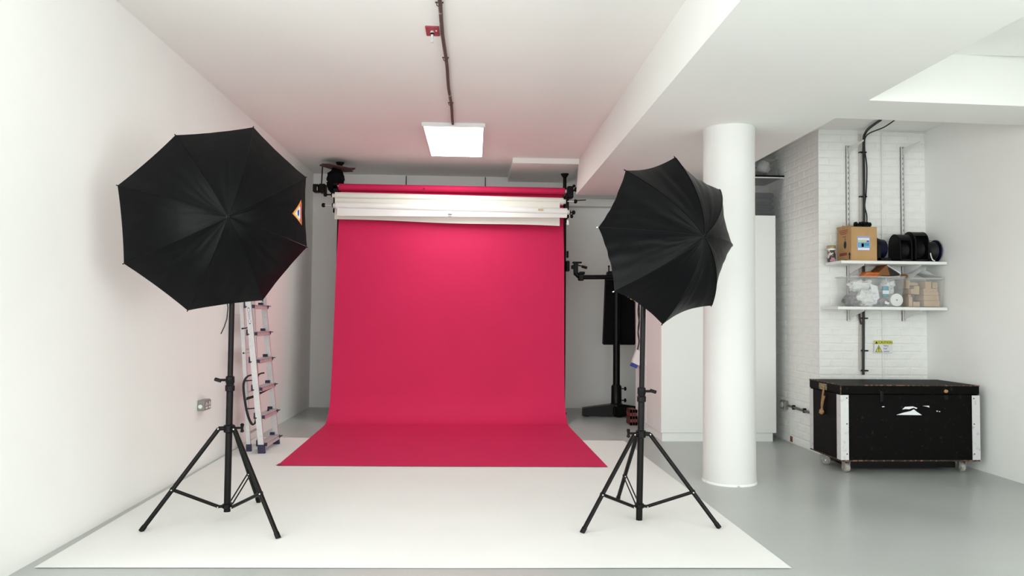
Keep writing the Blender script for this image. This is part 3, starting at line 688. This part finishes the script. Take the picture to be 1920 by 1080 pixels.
fl = thing('feather_duster', (1.87, 8.60, 1.5), 'red and yellow tufted bundle hung under the right umbrella edge', 'duster')
for i, (x, z, m) in enumerate(((1.80, 1.545, brightred), (1.825, 1.525, whitepl), (1.85, 1.505, brightyel), (1.875, 1.50, brightyel), (1.90, 1.48, whitepl))):
    MB().ball((x, 8.6, z + .01), .026, 10, 6, .4, (1.1, .8, .8), i).build('tuft', m, fl, True)
MB().cyl((1.79, 8.6, 1.56), (1.95, 8.6, 1.50), .006).build('stick', brightyel, fl)

# tubs on top of the cabinet
def tub(x0, x1, y0, y1, z0, z1, m, label, lid=None, taper=.03, group=None, rim=None):
    t = thing('storage_tub', ((x0 + x1) / 2, (y0 + y1) / 2, z0), label, 'storage tub', group)
    T = .004; o = taper
    bot = [(x0 + o, y0 + o), (x1 - o, y0 + o), (x1 - o, y1 - o), (x0 + o, y1 - o)]; top = [(x0, y0), (x1, y0), (x1, y1), (x0, y1)]
    cx_, cy_ = (x0 + x1) / 2, (y0 + y1) / 2
    ins = lambda p: (p[0] + (T if p[0] < cx_ else -T), p[1] + (T if p[1] < cy_ else -T))
    vs = [(*p, z0) for p in bot] + [(*p, z1) for p in top] + [(*ins(p), z1) for p in top] + [(*ins(p), z0 + T) for p in bot]
    fs = [(3, 2, 1, 0), (12, 13, 14, 15)]
    for i in range(4):
        j = (i + 1) % 4; fs += [(i, j, 4 + j, 4 + i), (4 + i, 4 + j, 8 + j, 8 + i), (8 + i, 8 + j, 12 + j, 12 + i)]
    MB().add(vs, fs).build('shell', m, t)
    MB().box((x0 - .008, y0 - .008, z1 - .012), (x1 + .008, y0 + .002, z1), None, .002).box((x0 - .008, y1 - .002, z1 - .012), (x1 + .008, y1 + .008, z1), None, .002).box((x0 - .008, y0, z1 - .012), (x0 + .002, y1, z1), None, .002).box((x1 - .002, y0, z1 - .012), (x1 + .008, y1, z1), None, .002).build('rim', rim or m, t)
    if lid: MB().box((x0 - .01, y0 - .01, z1), (x1 + .01, y1 + .01, z1 + .02), None, .004).build('lid', lid, t)
    return t
tub(2.74, 3.285, 7.68, 8.2, 2.379, 2.80, smokepl, 'smoky clear tub with black lid on top of the cabinet', blackp, .045, rim=whitepl)
gs = MB()
for z, d in ((2.388, 0), (2.455, .012), (2.52, -.008), (2.585, .015)): gs.box((2.82 + d, 7.755 + d / 2, z), (3.215 + d * .6, 8.13, z + .063), None, .02)
tag(gs.build('garment_stack', mat('dark_navy_cloth', (.014, .014, .022, 1), .9, bump=.5, bscale=20), None, True), 'dark folded cloth inside the smoky tub on the cabinet', 'cloth')
tub(2.76, 3.235, 7.70, 8.15, 2.823, 3.0, smokepl, 'small open clear tub stacked above the black lid', None, .01)
tag(MB().ball((3.13, 7.84, 2.935), .075, 16, 10, .3, (.9, .9, .9), 4).build('plastic_bag', bagm, None, True), 'crumpled pale plastic bag in the upper tub', 'bag')
tag(MB().ball((3.06, 7.90, 2.862), .07, 18, 11, .35, (1.9, 1.6, .42), 6).build('brown_bundle', maroon, None, True), 'brown bundle beside the pale bag in the upper tub', 'bundle')

# ------------------------------------------------------------------ alcove: cables, pipes, uprights and shelves
cb = thing('cable_run', (3.73, 6.87, 1.9), 'black cable bundle running down the brick alcove wall', 'cable')
MB().tube(smooth([(3.66, 6.44, 3.10), (3.70, 6.70, 3.095), (3.728, 6.83, 3.075), (3.732, 6.868, 3.0), (3.731, 6.868, 2.6), (3.728, 6.868, 2.2), (3.722, 6.87, 1.7), (3.716, 6.87, 1.2), (3.71, 6.87, .76)], 4), .0125, 8).build('main_cable', cablem, cb, True)
MB().tube(smooth([(3.80, 6.46, 3.105), (3.79, 6.62, 3.08), (3.745, 6.83, 3.06), (3.742, 6.87, 2.95), (3.762, 6.87, 2.75), (3.752, 6.87, 2.5), (3.738, 6.87, 2.38), (3.758, 6.87, 2.28), (3.75, 6.87, 2.15), (3.735, 6.87, 2.0)], 5), .006, 6).build('thin_cable', cablem, cb, True)
MB().tube([(3.703, 6.882, 3.08), (3.70, 6.882, 2.4), (3.692, 6.882, 1.6), (3.685, 6.882, .8)], .008, 6).build('painted_cable', beigecable, cb, True)
MB().tube(smooth([(3.67, 6.86, 1.39), (3.68, 6.87, 1.30), (3.695, 6.875, 1.24)]), .009, 6).build('cable_tail', mat('brown_cable', (.05, .022, .02, 1), .5), cb, True)
for z in (2.9, 2.47, 1.30, .99, .80): MB().box((3.69, 6.862, z - .006), (3.758, 6.89, z + .006)).build('cable_tie', blackp, cb)
tag(MB().tube([(3.915, 6.888, .0), (3.916, 6.888, 1.6), (3.925, 6.888, 3.1)], .0065, 8).tube(smooth([(3.925, 6.888, 3.095), (4.1, 6.888, 3.10), (4.36, 6.888, 3.095)]), .0065, 8).build('painted_pipe', wallm, None, True), 'thin white painted pipe right of the black cables', 'pipe')
def upright(x, lab):
    t = thing('shelf_upright', (x, 6.88, 1.28), lab, 'shelf upright', 'slotted shelf uprights')
    MB().box((x - .015, 6.872, 1.275), (x - .009, 6.899, 2.965)).box((x + .009, 6.872, 1.275), (x + .015, 6.899, 2.965)).box((x - .015, 6.888, 1.275), (x + .015, 6.899, 2.965)).build('channel', whitepl, t)
    sl = MB()
    for i in range(34): sl.box((x - .007, 6.8868, 1.29 + i * .05), (x + .007, 6.8885, 1.312 + i * .05))
    sl.build('slots', socketm, t, kind='stuff')
    for z, L in ((1.80, .27), (1.378, .27)):
        MB().prism([(x - .004, 6.885, z), (x - .004, 6.885 - L, z), (x - .004, 6.885 - L, z - .012), (x - .004, 6.885, z - .085)], (.008, 0, 0)).build('bracket', whitepl, t)
    MB().prism([(x - .004, 6.885, 2.945), (x - .004, 6.60, 2.955), (x - .004, 6.60, 2.943), (x - .004, 6.885, 2.88)], (.008, 0, 0)).build('bracket', whitepl, t)
    return t
upright(3.583, 'left slotted white upright, beside the black cables'); upright(4.125, 'right slotted white upright, near the corner')
sh1 = MB().box((3.345, 6.56, 1.80), (4.345, 6.868, 1.828), None, .003); tag(sh1.build('wall_shelf', lam), 'upper white shelf holding the cardboard box and cable reels', 'shelf', 'white alcove shelves')
sh2 = MB().box((3.31, 6.56, 1.378), (4.345, 6.868, 1.406), None, .003); tag(sh2.build('wall_shelf', lam), 'lower white shelf holding the clear tubs', 'shelf', 'white alcove shelves')
U0, L0 = 1.828, 1.406
# jar
j = thing('jar', (3.372, 6.80, U0), 'small jar with gold lid and dark printed label, left end of upper shelf', 'jar')
MB().lathe((3.372, 6.80, U0), (0, 0, 1), [(0, .034), (.006, .037), (.125, .037), (.132, .035)], 22).build('body', mat('jar_print', (.05, .03, .03, 1), .4, col2=(.62, .55, .52, 1), vscale=26, lo=.5, hi=.54), j, True)
MB().lathe((3.372, 6.80, U0 + .112), (0, 0, 1), [(0, .0376), (.018, .0376)], 22).build('label_band', labw, j, True)
MB().lathe((3.372, 6.80, U0 + .128), (0, 0, 1), [(0, .039), (.026, .039), (.03, .036)], 22).build('lid', goldm, j, True)
MB().box((3.352, 6.7605, U0 + .005), (3.372, 6.765, U0 + .04)).build('label_print', pinkm, j)
# cardboard box
bxx = thing('cardboard_box', (3.59, 6.72, U0), 'brown cardboard box with a blue printed label on the upper shelf', 'box')
x0, x1, y0, y1, z1 = 3.462, 3.705, 6.60, 6.865, 2.145
MB().box((x0, y0, U0), (x1, y1, z1), None, .003).build('carton', cardm, bxx)
MB().add([(x0, y0, z1), (x0, y1, z1), (x0 - .006, y1, z1 + .02), (x0 - .006, y0 + .01, z1 + .015)], [(0, 1, 2, 3)]).add([(x0 + .02, y1, z1), (x1, y1, z1), (x1 - .01, y1 - .05, z1 + .035), (x0 + .02, y1 - .05, z1 + .03)], [(0, 1, 2, 3)]).build('top_flap', cardm, bxx, fix=False)
lb = MB().box((3.517, y0 - .0012, 1.925), (3.637, y0, 2.057)).build('label', lilac, bxx)
lp_ = [((3.523, 2.018), (3.631, 2.04), labw), ((3.524, 2.0), (3.60, 2.022), grn), ((3.575, 2.002), (3.61, 2.018), pinkm), ((3.611, 2.004), (3.625, 2.022), navy),
       ((3.523, 1.948), (3.631, 1.998), skym), ((3.525, 1.953), (3.553, 1.97), yellowm), ((3.556, 1.958), (3.578, 1.99), pinkm), ((3.582, 1.97), (3.628, 1.992), tealm), ((3.523, 1.929), (3.631, 1.949), labw)]
for (a, b), (c, d), m in lp_: subbuild(MB().box((a, y0 - .0022 - .0002 * (b % .01) * 10, b), (c, y0 - .001, d)), 'label_print', m, lb, bxx)
# printed handling marks on its left side: lines of text, a round mark, arrows
def side(pts, m): return MB().add([(x0 - .0008, y, z) for y, z in pts], [tuple(range(len(pts)))]).build('box_print', m, bxx, fix=False)
for z, a, b in ((2.118, 6.66, 6.82), (2.102, 6.66, 6.82), (2.086, 6.68, 6.80), (2.058, 6.70, 6.76)): side([(a, z), (b, z), (b, z + .008), (a, z + .008)], redprint)
side([(6.715 + .026 * math.cos(t), 1.985 + .036 * math.sin(t)) for t in [2 * PI * i / 16 for i in range(16)]], inkm)
side([(6.71, 2.022), (6.72, 2.022), (6.72, 2.05), (6.71, 2.05)], inkm)
side([(6.68, 1.885), (6.82, 1.885), (6.82, 1.912), (6.68, 1.912)], redprint)
side([(6.625, 1.845), (6.645, 1.845), (6.645, 1.885), (6.66, 1.885), (6.635, 1.915), (6.61, 1.885), (6.625, 1.885)], inkm)
side([(6.68, 1.836), (6.80, 1.836), (6.80, 1.846), (6.68, 1.846)], redprint)
# clips on the box
ct = z1
for i, (x, y, s, lab) in enumerate(((3.575, 6.70, 1, 'leftmost black hand-wheel clamp on top of the cardboard box'), (3.655, 6.72, 1.15, 'middle black hand-wheel clamp on top of the cardboard box'), (3.728 + .02, 6.74, 1.1, 'rightmost black hand-wheel clamp on the box edge'))):
    x = min(x, 3.69)
    k = thing('clamp', (x, y, ct), lab, 'clamp', 'black clamps on the cardboard box')
    MB().lathe((x - .028, y, ct + .03 * s), (1, .2, .15), [(0, .012), (.006, .026 * s), (.018, .026 * s), (.026, .010), (.05, .009), (.055, .02), (.065, .02), (.068, .008)], 14).build('hand_wheel', blackp, k, True)
    MB().box((x - .008, y - .012, ct), (x + .03, y + .012, ct + .028), None, .003).build('jaw', blackp, k)
tag(MB().tube(smooth([(3.475, 6.80, z1 + .001), (3.470, 6.80, z1 + .05), (3.485, 6.80, z1 + .062), (3.498, 6.80, z1 + .05), (3.51, 6.80, z1 + .001)]), .005, 6).build('wire_loop', whitepl, None, True), 'white wire loop standing on the back of the cardboard box', 'wire loop')

# cable reels
def arch(y0, y1, z0, z1, n=14, flat=.35):
    yc, r = (y0 + y1) / 2, (y1 - y0) / 2; zb = z0 + (z1 - z0) * .52
    pts = [(y0, z0), (y1, z0), (y1, zb)]
    for i in range(1, n): t = PI * i / n; pts.append((yc + r * math.cos(t), zb + (z1 - zb) * math.sin(t) ** .8))
    return pts + [(y0, zb)]
def cassette_reel(x0, x1, y0, y1, h, label):
    t = thing('cable_reel', ((x0 + x1) / 2, (y0 + y1) / 2, U0), label, 'cable reel', 'black cable reels on the upper shelf')
    z0, z1 = U0, U0 + h; w = .012
    for xa in (x0, x1 - w):
        MB().prism([(xa, y, z) for y, z in arch(y0, y1, z0, z1)], (w, 0, 0)).build('side_plate', blackp, t)
    yc = (y0 + y1) / 2; zc = z0 + h * .42
    dr = MB()
    for i in range(9):
        xx = x0 + w + (x1 - x0 - 2 * w) * (i + .5) / 9
        dr.lathe((xx - .004, yc, zc), (1, 0, 0), [(0, .068), (.004, .073), (.008, .068)], 20)
    dr.build('wound_cable', cablem, t, True, kind='stuff')
    # arched top cover and front sill
    pts = arch(y0 + .004, y1 - .004, z0, z1 - .004)[3:-1]
    for i in range(len(pts) - 1):
        if pts[i][1] < z1 - .075 : continue
    cov = MB(); ok = [p for p in pts]
    cov.ribbon([((x0 + x1) / 2, y, z) for y, z in ok if z > z1 - .065], ((x1 - x0) / 2, 0, 0), .003).build('carry_handle', blackp, t)
    MB().box((x0, y0, z0), (x1, y0 + .008, z0 + .02)).build('front_sill', blackp, t)
    return t
r1 = thing('cable_reel', (3.79, 6.73, U0), 'black reel with bluish disc right beside the cardboard box', 'cable reel', 'black cable reels on the upper shelf')
MB().prism([(3.722, y, z) for y, z in arch(6.62, 6.84, U0, U0 + .235)], (.03, 0, 0)).box((3.722, 6.62, U0), (3.85, 6.84, U0 + .035), None, .004).build('stand', blackp, r1)
MB().lathe((3.752, 6.73, U0 + .125), (1, 0, 0), [(0, .10), (.02, .10), (.045, .094), (.08, .088), (.085, .08)], 28).build('drum', bluedark, r1, True)
MB().cyl((3.83, 6.73, U0 + .125), (3.875, 6.73, U0 + .135), .008).build('crank', blackp, r1)
cassette_reel(3.925, 4.045, 6.605, 6.80, .262, 'black arched cable reel, second along the upper shelf')
cassette_reel(4.065, 4.20, 6.595, 6.82, .288, 'tallest black arched cable reel, third along the upper shelf')
r4 = thing('cable_reel', (4.29, 6.72, U0), 'round open cable drum with dark blue rim in the corner', 'cable reel', 'black cable reels on the upper shelf')
zc = U0 + .108
dr = MB()
for i in range(8): dr.lathe((4.225 + i * .012, 6.72, zc), (1, 0, 0), [(0, .084), (.006, .090), (.012, .084)], 24)
dr.build('wound_cable', cablem, r4, True, kind='stuff')
for x in (4.21, 4.325): MB().lathe((x, 6.72, zc), (1, 0, 0), [(0, .104), (.003, .107), (.010, .107), (.013, .104)], 30).build('flange', bluedark, r4, True)
MB().tube(smooth([(4.212, 6.60, U0 + .08), (4.212, 6.585, U0 + .04), (4.222, 6.58, U0 + .015), (4.24, 6.58, U0 + .008)]), .005, 6).build('white_cable_end', whitepl, r4, True)
tag(MB().cyl((4.20, 6.86, 2.06), (4.35, 6.78, 2.055), .008, n=10).build('threaded_rod', alu_dull, None, True), 'thin grey rod poking out behind the corner drum', 'rod')

# lower shelf: two clear tubs and their contents
tub(3.445, 3.965, 6.60, 6.862, L0, 1.69, clearpl, 'larger clear plastic tub with bags and a white disc, lower shelf', None, .018, rim=clearpl)
tub(3.995, 4.335, 6.60, 6.862, L0, 1.672, clearpl, 'smaller clear plastic tub full of kraft cartons, by the corner', None, .012, rim=clearpl)
F = L0 + .005
def crumple(name, c, r, sc, m, seed, label, cat, lump=.55):
    tag(MB().ball(c, r, 22, 14, lump, sc, seed).build(name, m, None, True), label, cat)
dsc = thing('disc_stack', (3.915, 6.645, 1.475), 'round white disc standing at the front right of the larger tub', 'disc')
MB().lathe((3.905, 6.632, F + .0605), (0, -1, 0), [(-.02, .058), (-.018, .060), (0, .060), (.002, .058)], 30).build('disc', whitepl, dsc, True)
MB().cyl((3.905, 6.630, F + .0605), (3.905, 6.6285, F + .0605), .008).build('hub_hole', greycl, dsc)
tp = thing('teal_packet', (3.80, 6.68, 1.5), 'teal and white packet in the middle of the larger tub', 'packet')
MB().box((3.795, 6.665, 1.50), (3.85, 6.69, 1.60), None, .004).build('pack', tealm, tp)
MB().box((3.79, 6.663, 1.528), (3.852, 6.666, 1.560)).build('white_band', labw, tp)
crumple('plastic_bag', (3.645, 6.68, 1.485), .078, (1.15, .7, 1.05), bagm, 11, 'front crumpled clear bag in the larger tub', 'bag')
crumple('plastic_bag', (3.61, 6.72, 1.60), .07, (1.5, .8, .85), bagm, 14, 'upper left clear bag in the larger tub', 'bag')
crumple('plastic_bag', (3.88, 6.76, 1.60), .075, (.9, .9, .9), bagm, 16, 'clear bag above the white disc in the larger tub', 'bag')
tag(MB().grid(lambda u, v: (3.60 + .125 * u + .02 * v, 6.632 + .02 * math.sin(2 * u), F + .005 + .12 * v + .02 * u), 6, 6).grid(lambda u, v: (3.69 + .075 * u - .03 * v, 6.645 + .01 * u, 1.46 + .16 * v - .02 * u), 6, 6).build('white_wrapper', labw, None, True), 'white folded wrapper at the front of the larger tub', 'wrapper')
crumple('grey_cloth', (3.52, 6.74, 1.462), .065, (.9, 1.2, .75), greycl, 19, 'grey cloth in the left end of the larger tub', 'cloth')
tag(MB().ball((3.785, 6.65, F + .042), .05, 18, 10, .35, (1.1, .6, .7), 21).build('dark_pouch', greycl, None, True), 'dark grey pouch at the bottom beside the white disc', 'pouch')
tag(MB().ball((3.79, 6.612, F + .035), .012, 10, 6, .4, (1.2, .8, 1.2), 2).ball((3.808, 6.612, F + .028), .012, 10, 6, .4, (1.2, .8, 1), 5).build('white_tags', whitepl, None, True), 'small white tags lying before the dark pouch', 'tags')
# things heaped on top of the larger tub
tag(MB().ball((3.70, 6.72, 1.706), .05, 18, 10, .5, (1.8, 1.4, .6), 23).build('orange_strap', orangem, None, True), 'orange strap heaped on top of the larger tub', 'strap')
ob = thing('open_carton', (3.84, 6.73, 1.7), 'tipped brown carton with open dark side on top of the larger tub', 'carton')
MB().prism([(3.72, 6.66, 1.70), (3.86, 6.66, 1.70), (3.832, 6.66, 1.80)], (0, .18, 0)).build('left_face', cardd, ob)
MB().add([(3.832, 6.655, 1.800), (3.965, 6.655, 1.720), (3.965, 6.84, 1.722), (3.832, 6.84, 1.802), (3.832, 6.655, 1.794), (3.962, 6.655, 1.714), (3.962, 6.84, 1.716), (3.832, 6.84, 1.796)], [(0, 1, 2, 3), (7, 6, 5, 4), (0, 4, 5, 1), (1, 5, 6, 2), (2, 6, 7, 3), (3, 7, 4, 0)]).build('white_flap', labw, ob)
MB().prism([(3.845, 6.665, 1.70), (3.955, 6.665, 1.70), (3.955, 6.665, 1.712), (3.84, 6.665, 1.783)], (0, .15, 0)).build('dark_inside', mat('dark_board', (.02, .013, .01, 1), .8), ob)
# cartons in the smaller tub
KL = ['thickest long kraft carton at the bottom right', 'long kraft carton second from the bottom right', 'long kraft carton third from the bottom right', 'upright kraft carton at the bottom left corner',
      'low kraft carton at the bottom, right of the upright one', 'narrow kraft carton standing on the low bottom one', 'squarish kraft carton at mid height, left of the long stack', 'small kraft cube at mid height on the left',
      'narrow upright kraft carton at the top left', 'flat kraft carton near the top left', 'small kraft carton at the top middle', 'small tan kraft carton at the top right', 'thin long kraft carton on top of the long stack']
for i, (a, b, z0_, z1_, y) in enumerate(((4.165, 4.315, 0, .058, 6.63), (4.165, 4.312, .060, .105, 6.635), (4.168, 4.31, .107, .142, 6.64), (4.02, 4.055, 0, .09, 6.63), (4.06, 4.125, 0, .045, 6.63), (4.055, 4.085, .047, .115, 6.70),
                                    (4.09, 4.14, .115, .195, 6.66), (4.04, 4.085, .118, .165, 6.63), (4.025, 4.06, .168, .25, 6.68), (4.06, 4.14, .198, .225, 6.68), (4.19, 4.25, .172, .235, 6.65), (4.265, 4.318, .175, .23, 6.66), (4.17, 4.31, .142, .172, 6.65))):
    o = MB().box((a, y, F + z0_), (b, y + .14, F + z1_), None, .0015).build('small_carton', cardk)
    tag(o, KL[i] + ' in the smaller clear tub', 'carton', 'kraft cartons in the smaller tub')
def wrapf(u, v):
    x = 4.03 + .30 * u; y = 6.605 + .22 * v
    z = 1.676 + .085 * max(0, 1 - abs(u - .38) / .33) * (1 - .3 * v) + .035 * max(0, 1 - abs(u - .72) / .3) + .004 * math.sin(14 * u + 6 * v)
    return (x, y, z)
wr = MB().grid(wrapf, 16, 8); wr.prism([(4.03, 6.605, 1.674), (4.33, 6.605, 1.674), (4.33, 6.825, 1.674), (4.03, 6.825, 1.674)], (0, 0, .003))
tag(wr.build('foam_wrap', mat('white_foam', (.92, .93, .92, 1), .6), None, True), 'peaked white foam wrap lying over the carton tub', 'foam wrap')
tag(MB().ball((4.02, 6.70, 1.70), .022, 12, 8, .4, (1.6, 1, .8), 9).build('leather_tie', cardd, None, True), 'dark brown tie between the two clear tubs', 'tie')

# caution sign
sg = thing('caution_sign', (3.914, 6.89, 1.03), 'yellow and white CAUTION very hot water sign on brick wall', 'sign')
yb_ = 6.880
MB().box((3.825, yb_, .968), (4.003, yb_ + .004, 1.089), None, .001).build('plate', signw, sg)
MB().box((3.825, yb_ - .001, 1.052), (4.003, yb_, 1.089)).build('header', yellowm, sg)
rt = (PI / 2, 0, 0)
text('CAUTION', (3.865, yb_ - .0015, 1.0595), rt, .031, inkm, sg, sg, bold=.0001, sx=1.0)
MB().add([(3.832, yb_ - .0016, 1.058), (3.862, yb_ - .0016, 1.058), (3.847, yb_ - .0016, 1.083)], [(0, 1, 2)]).build('header_triangle', inkm, sg, fix=False)
MB().add([(3.833, yb_ - .0008, .976), (3.905, yb_ - .0008, .976), (3.869, yb_ - .0008, 1.046)], [(0, 1, 2)]).build('warning_triangle', inkm, sg, fix=False)
MB().add([(3.840, yb_ - .0014, .980), (3.898, yb_ - .0014, .980), (3.869, yb_ - .0014, 1.038)], [(0, 1, 2)]).build('triangle_fill', yellowm, sg, fix=False)
text('!', (3.869, yb_ - .002, .986), rt, .055, inkm, sg, sg, align='CENTER', bold=.001)
for i, s in enumerate(('Very', 'hot', 'water')): text(s, (3.915, yb_ - .001, 1.030 - i * .0265), rt, .026, inkm, sg, sg)

# junction box and conduit on the return wall
jb = thing('junction_box', (3.29, 7.68, .38), 'grey metal junction box with conduit low on the side brick wall', 'junction box')
MB().box((3.255, 7.60, .335), (3.298, 7.72, .425), None, .006).build('box', socketm, jb)
MB().lathe((3.255, 7.66, .38), (-1, 0, 0), [(0, .03), (.012, .03), (.016, .02)], 16).build('cover_plate', alu_dull, jb, True)
MB().tube([(3.285, 7.58, .38), (3.283, 7.4, .376), (3.285, 7.1, .372), (3.285, 6.93, .37)], .012, 8).build('conduit', mat('grey_conduit', (.12, .115, .11, 1), .5), jb, True)
for y in (7.45, 7.2): MB().box((3.272, y - .01, .355), (3.299, y + .01, .40)).build('clip', blackp, jb)

# ------------------------------------------------------------------ black flight case on castors
fc = thing('trunk', (3.66, 6.31, 0), 'big scuffed black wooden trunk on castors in the alcove', 'trunk')
x0, x1, y0, y1 = 3.06, 4.262, 6.03, 6.60
MB().box((x0 + .004, y0 + .004, .112), (x1 - .004, y1, .662), None, .004).build('body', casem, fc)
lid = MB().box((x0, y0, .664), (x1, y1 + .004, .742), None, .006).build('lid', casem, fc)
ed = MB().box((x0 - .001, y0 - .001, .735), (x1 + .001, y0 + .006, .7435)).box((x0 - .001, y0, .735), (x0 + .005, y1, .7435)).box((x0 - .0015, y0 - .0015, .664), (x0 + .006, y0 + .006, .74))
subbuild(ed, 'worn_edge', woodedge, lid, fc)
MB().box((x0 + .003, y0 + .002, .106), (x1 - .003, y0 + .012, .117)).box((x0 + .002, y0 + .003, .106), (x0 + .012, y1, .117)).build('bottom_edge', woodedge, fc)
MB().box((x0 + .14, y0 + .12, .03), (x1 - .14, y1 - .03, .113)).build('underside_shade', blackm, fc)  # black block added to stand in for the deep shade beneath the trunk
def angle(px, py, sx_, sy_, z0, z1):
    a = MB().box((min(px, px + sx_ * .066), min(py, py - sy_ * .0025), z0), (max(px, px + sx_ * .066), max(py, py - sy_ * .0025), z1))
    a.box((min(px, px - sx_ * .0025), min(py - sy_ * .0025, py + sy_ * .066), z0), (max(px, px - sx_ * .0025), max(py - sy_ * .0025, py + sy_ * .066), z1))
    o = a.build('corner_strip', stripm, fc)
    for z in (z1 - .025, (z0 + z1) / 2 + .03, z0 + .05):
        subbuild(MB().cyl((px + sx_ * .05, py - sy_ * .0025, z), (px + sx_ * .05, py - sy_ * .0045, z), .0055, n=10), 'rivet', inkm, o, fc)
angle(x0 + .002, y0 + .002, 1, 1, .118, .657); angle(x1 - .002, y0 + .002, -1, 1, .118, .657); angle(x0 + .002, y1 - .002, 1, -1, .118, .657)
hp = MB().box((x0 - .004, 6.27, .672), (x0 + .002, 6.41, .725)).build('handle_plate', brassm, fc)
MB().tube(smooth([(x0 - .012, 6.30, .69), (x0 - .015, 6.315, .62), (x0 - .015, 6.335, .54), (x0 - .014, 6.33, .49), (x0 - .014, 6.35, .46)]), .009, 8).tube(smooth([(x0 - .012, 6.29, .62), (x0 - .017, 6.31, .57), (x0 - .017, 6.33, .51), (x0 - .014, 6.37, .485)]), .008, 8).ball((x0 - .016, 6.335, .478), .022, 12, 8, .3).build('rope_handle', ropem, fc, True)
MB().box((3.40, y0 - .006, .60), (3.425, y0 + .004, .69), None, .003).build('latch', blackm, fc)
MB().ball((3.971, y0 + .001, .692), .018, 12, 8, .2, (1.1, .4, .8)).build('rope_knot', ropem, fc, True)
MB().box((3.955, y0 - .004, .62), (3.985, y0 + .004, .66), None, .003).build('latch', blackm, fc)
def decal(pts, m=labw): MB().add([(x, y0 + .0022, z) for x, z in pts], [tuple(range(len(pts)))]).build('torn_sticker', m, fc, fix=False)
decal([(3.539, .493), (3.76, .491), (3.712, .522), (3.690, .540), (3.665, .526), (3.60, .512)])
decal([(3.59, .538), (3.613, .560), (3.683, .564), (3.722, .551), (3.712, .543), (3.69, .553), (3.65, .540), (3.62, .542)])
decal([(3.766, .568), (3.822, .570), (3.826, .556), (3.812, .559), (3.80, .563)])
decal([(3.885, .527), (3.893, .531), (3.897, .522), (3.89, .519)]); decal([(3.902, .526), (3.922, .522), (3.912, .517)])
decal([(3.415, .562), (3.432, .565), (3.44, .560), (3.42, .556)])
for cx_, cy_, rot in ((3.15, 6.105, .15), (4.165, 6.12, -.2), (3.15, 6.44, .9), (4.165, 6.46, .5)):
    Mx = Matrix.Translation((cx_, cy_, 0)) @ Matrix.Rotation(rot, 4, 'Z')
    ca = MB().box((-.04, -.04, .098), (.04, .04, .107), Mx).box((-.026, -.006, .03), (-.021, .036, .1), Mx).box((.021, -.006, .03), (.026, .036, .1), Mx)
    ca = ca.build('castor', socketm, fc)
    p, q = Mx @ V((-.019, .015, .04)), Mx @ V((.019, .015, .04))
    subbuild(MB().lathe(p, q - p, [(0, .032), (.004, .039), (.034, .039), (.038, .032)], 22), 'wheel', mat('worn_rubber', (.34, .33, .30, 1), .6, var=.3, vscale=40), ca, fc, True)
    subbuild(MB().cyl(Mx @ V((-.029, .015, .04)), Mx @ V((.029, .015, .04)), .007), 'axle', chrome, ca, fc)
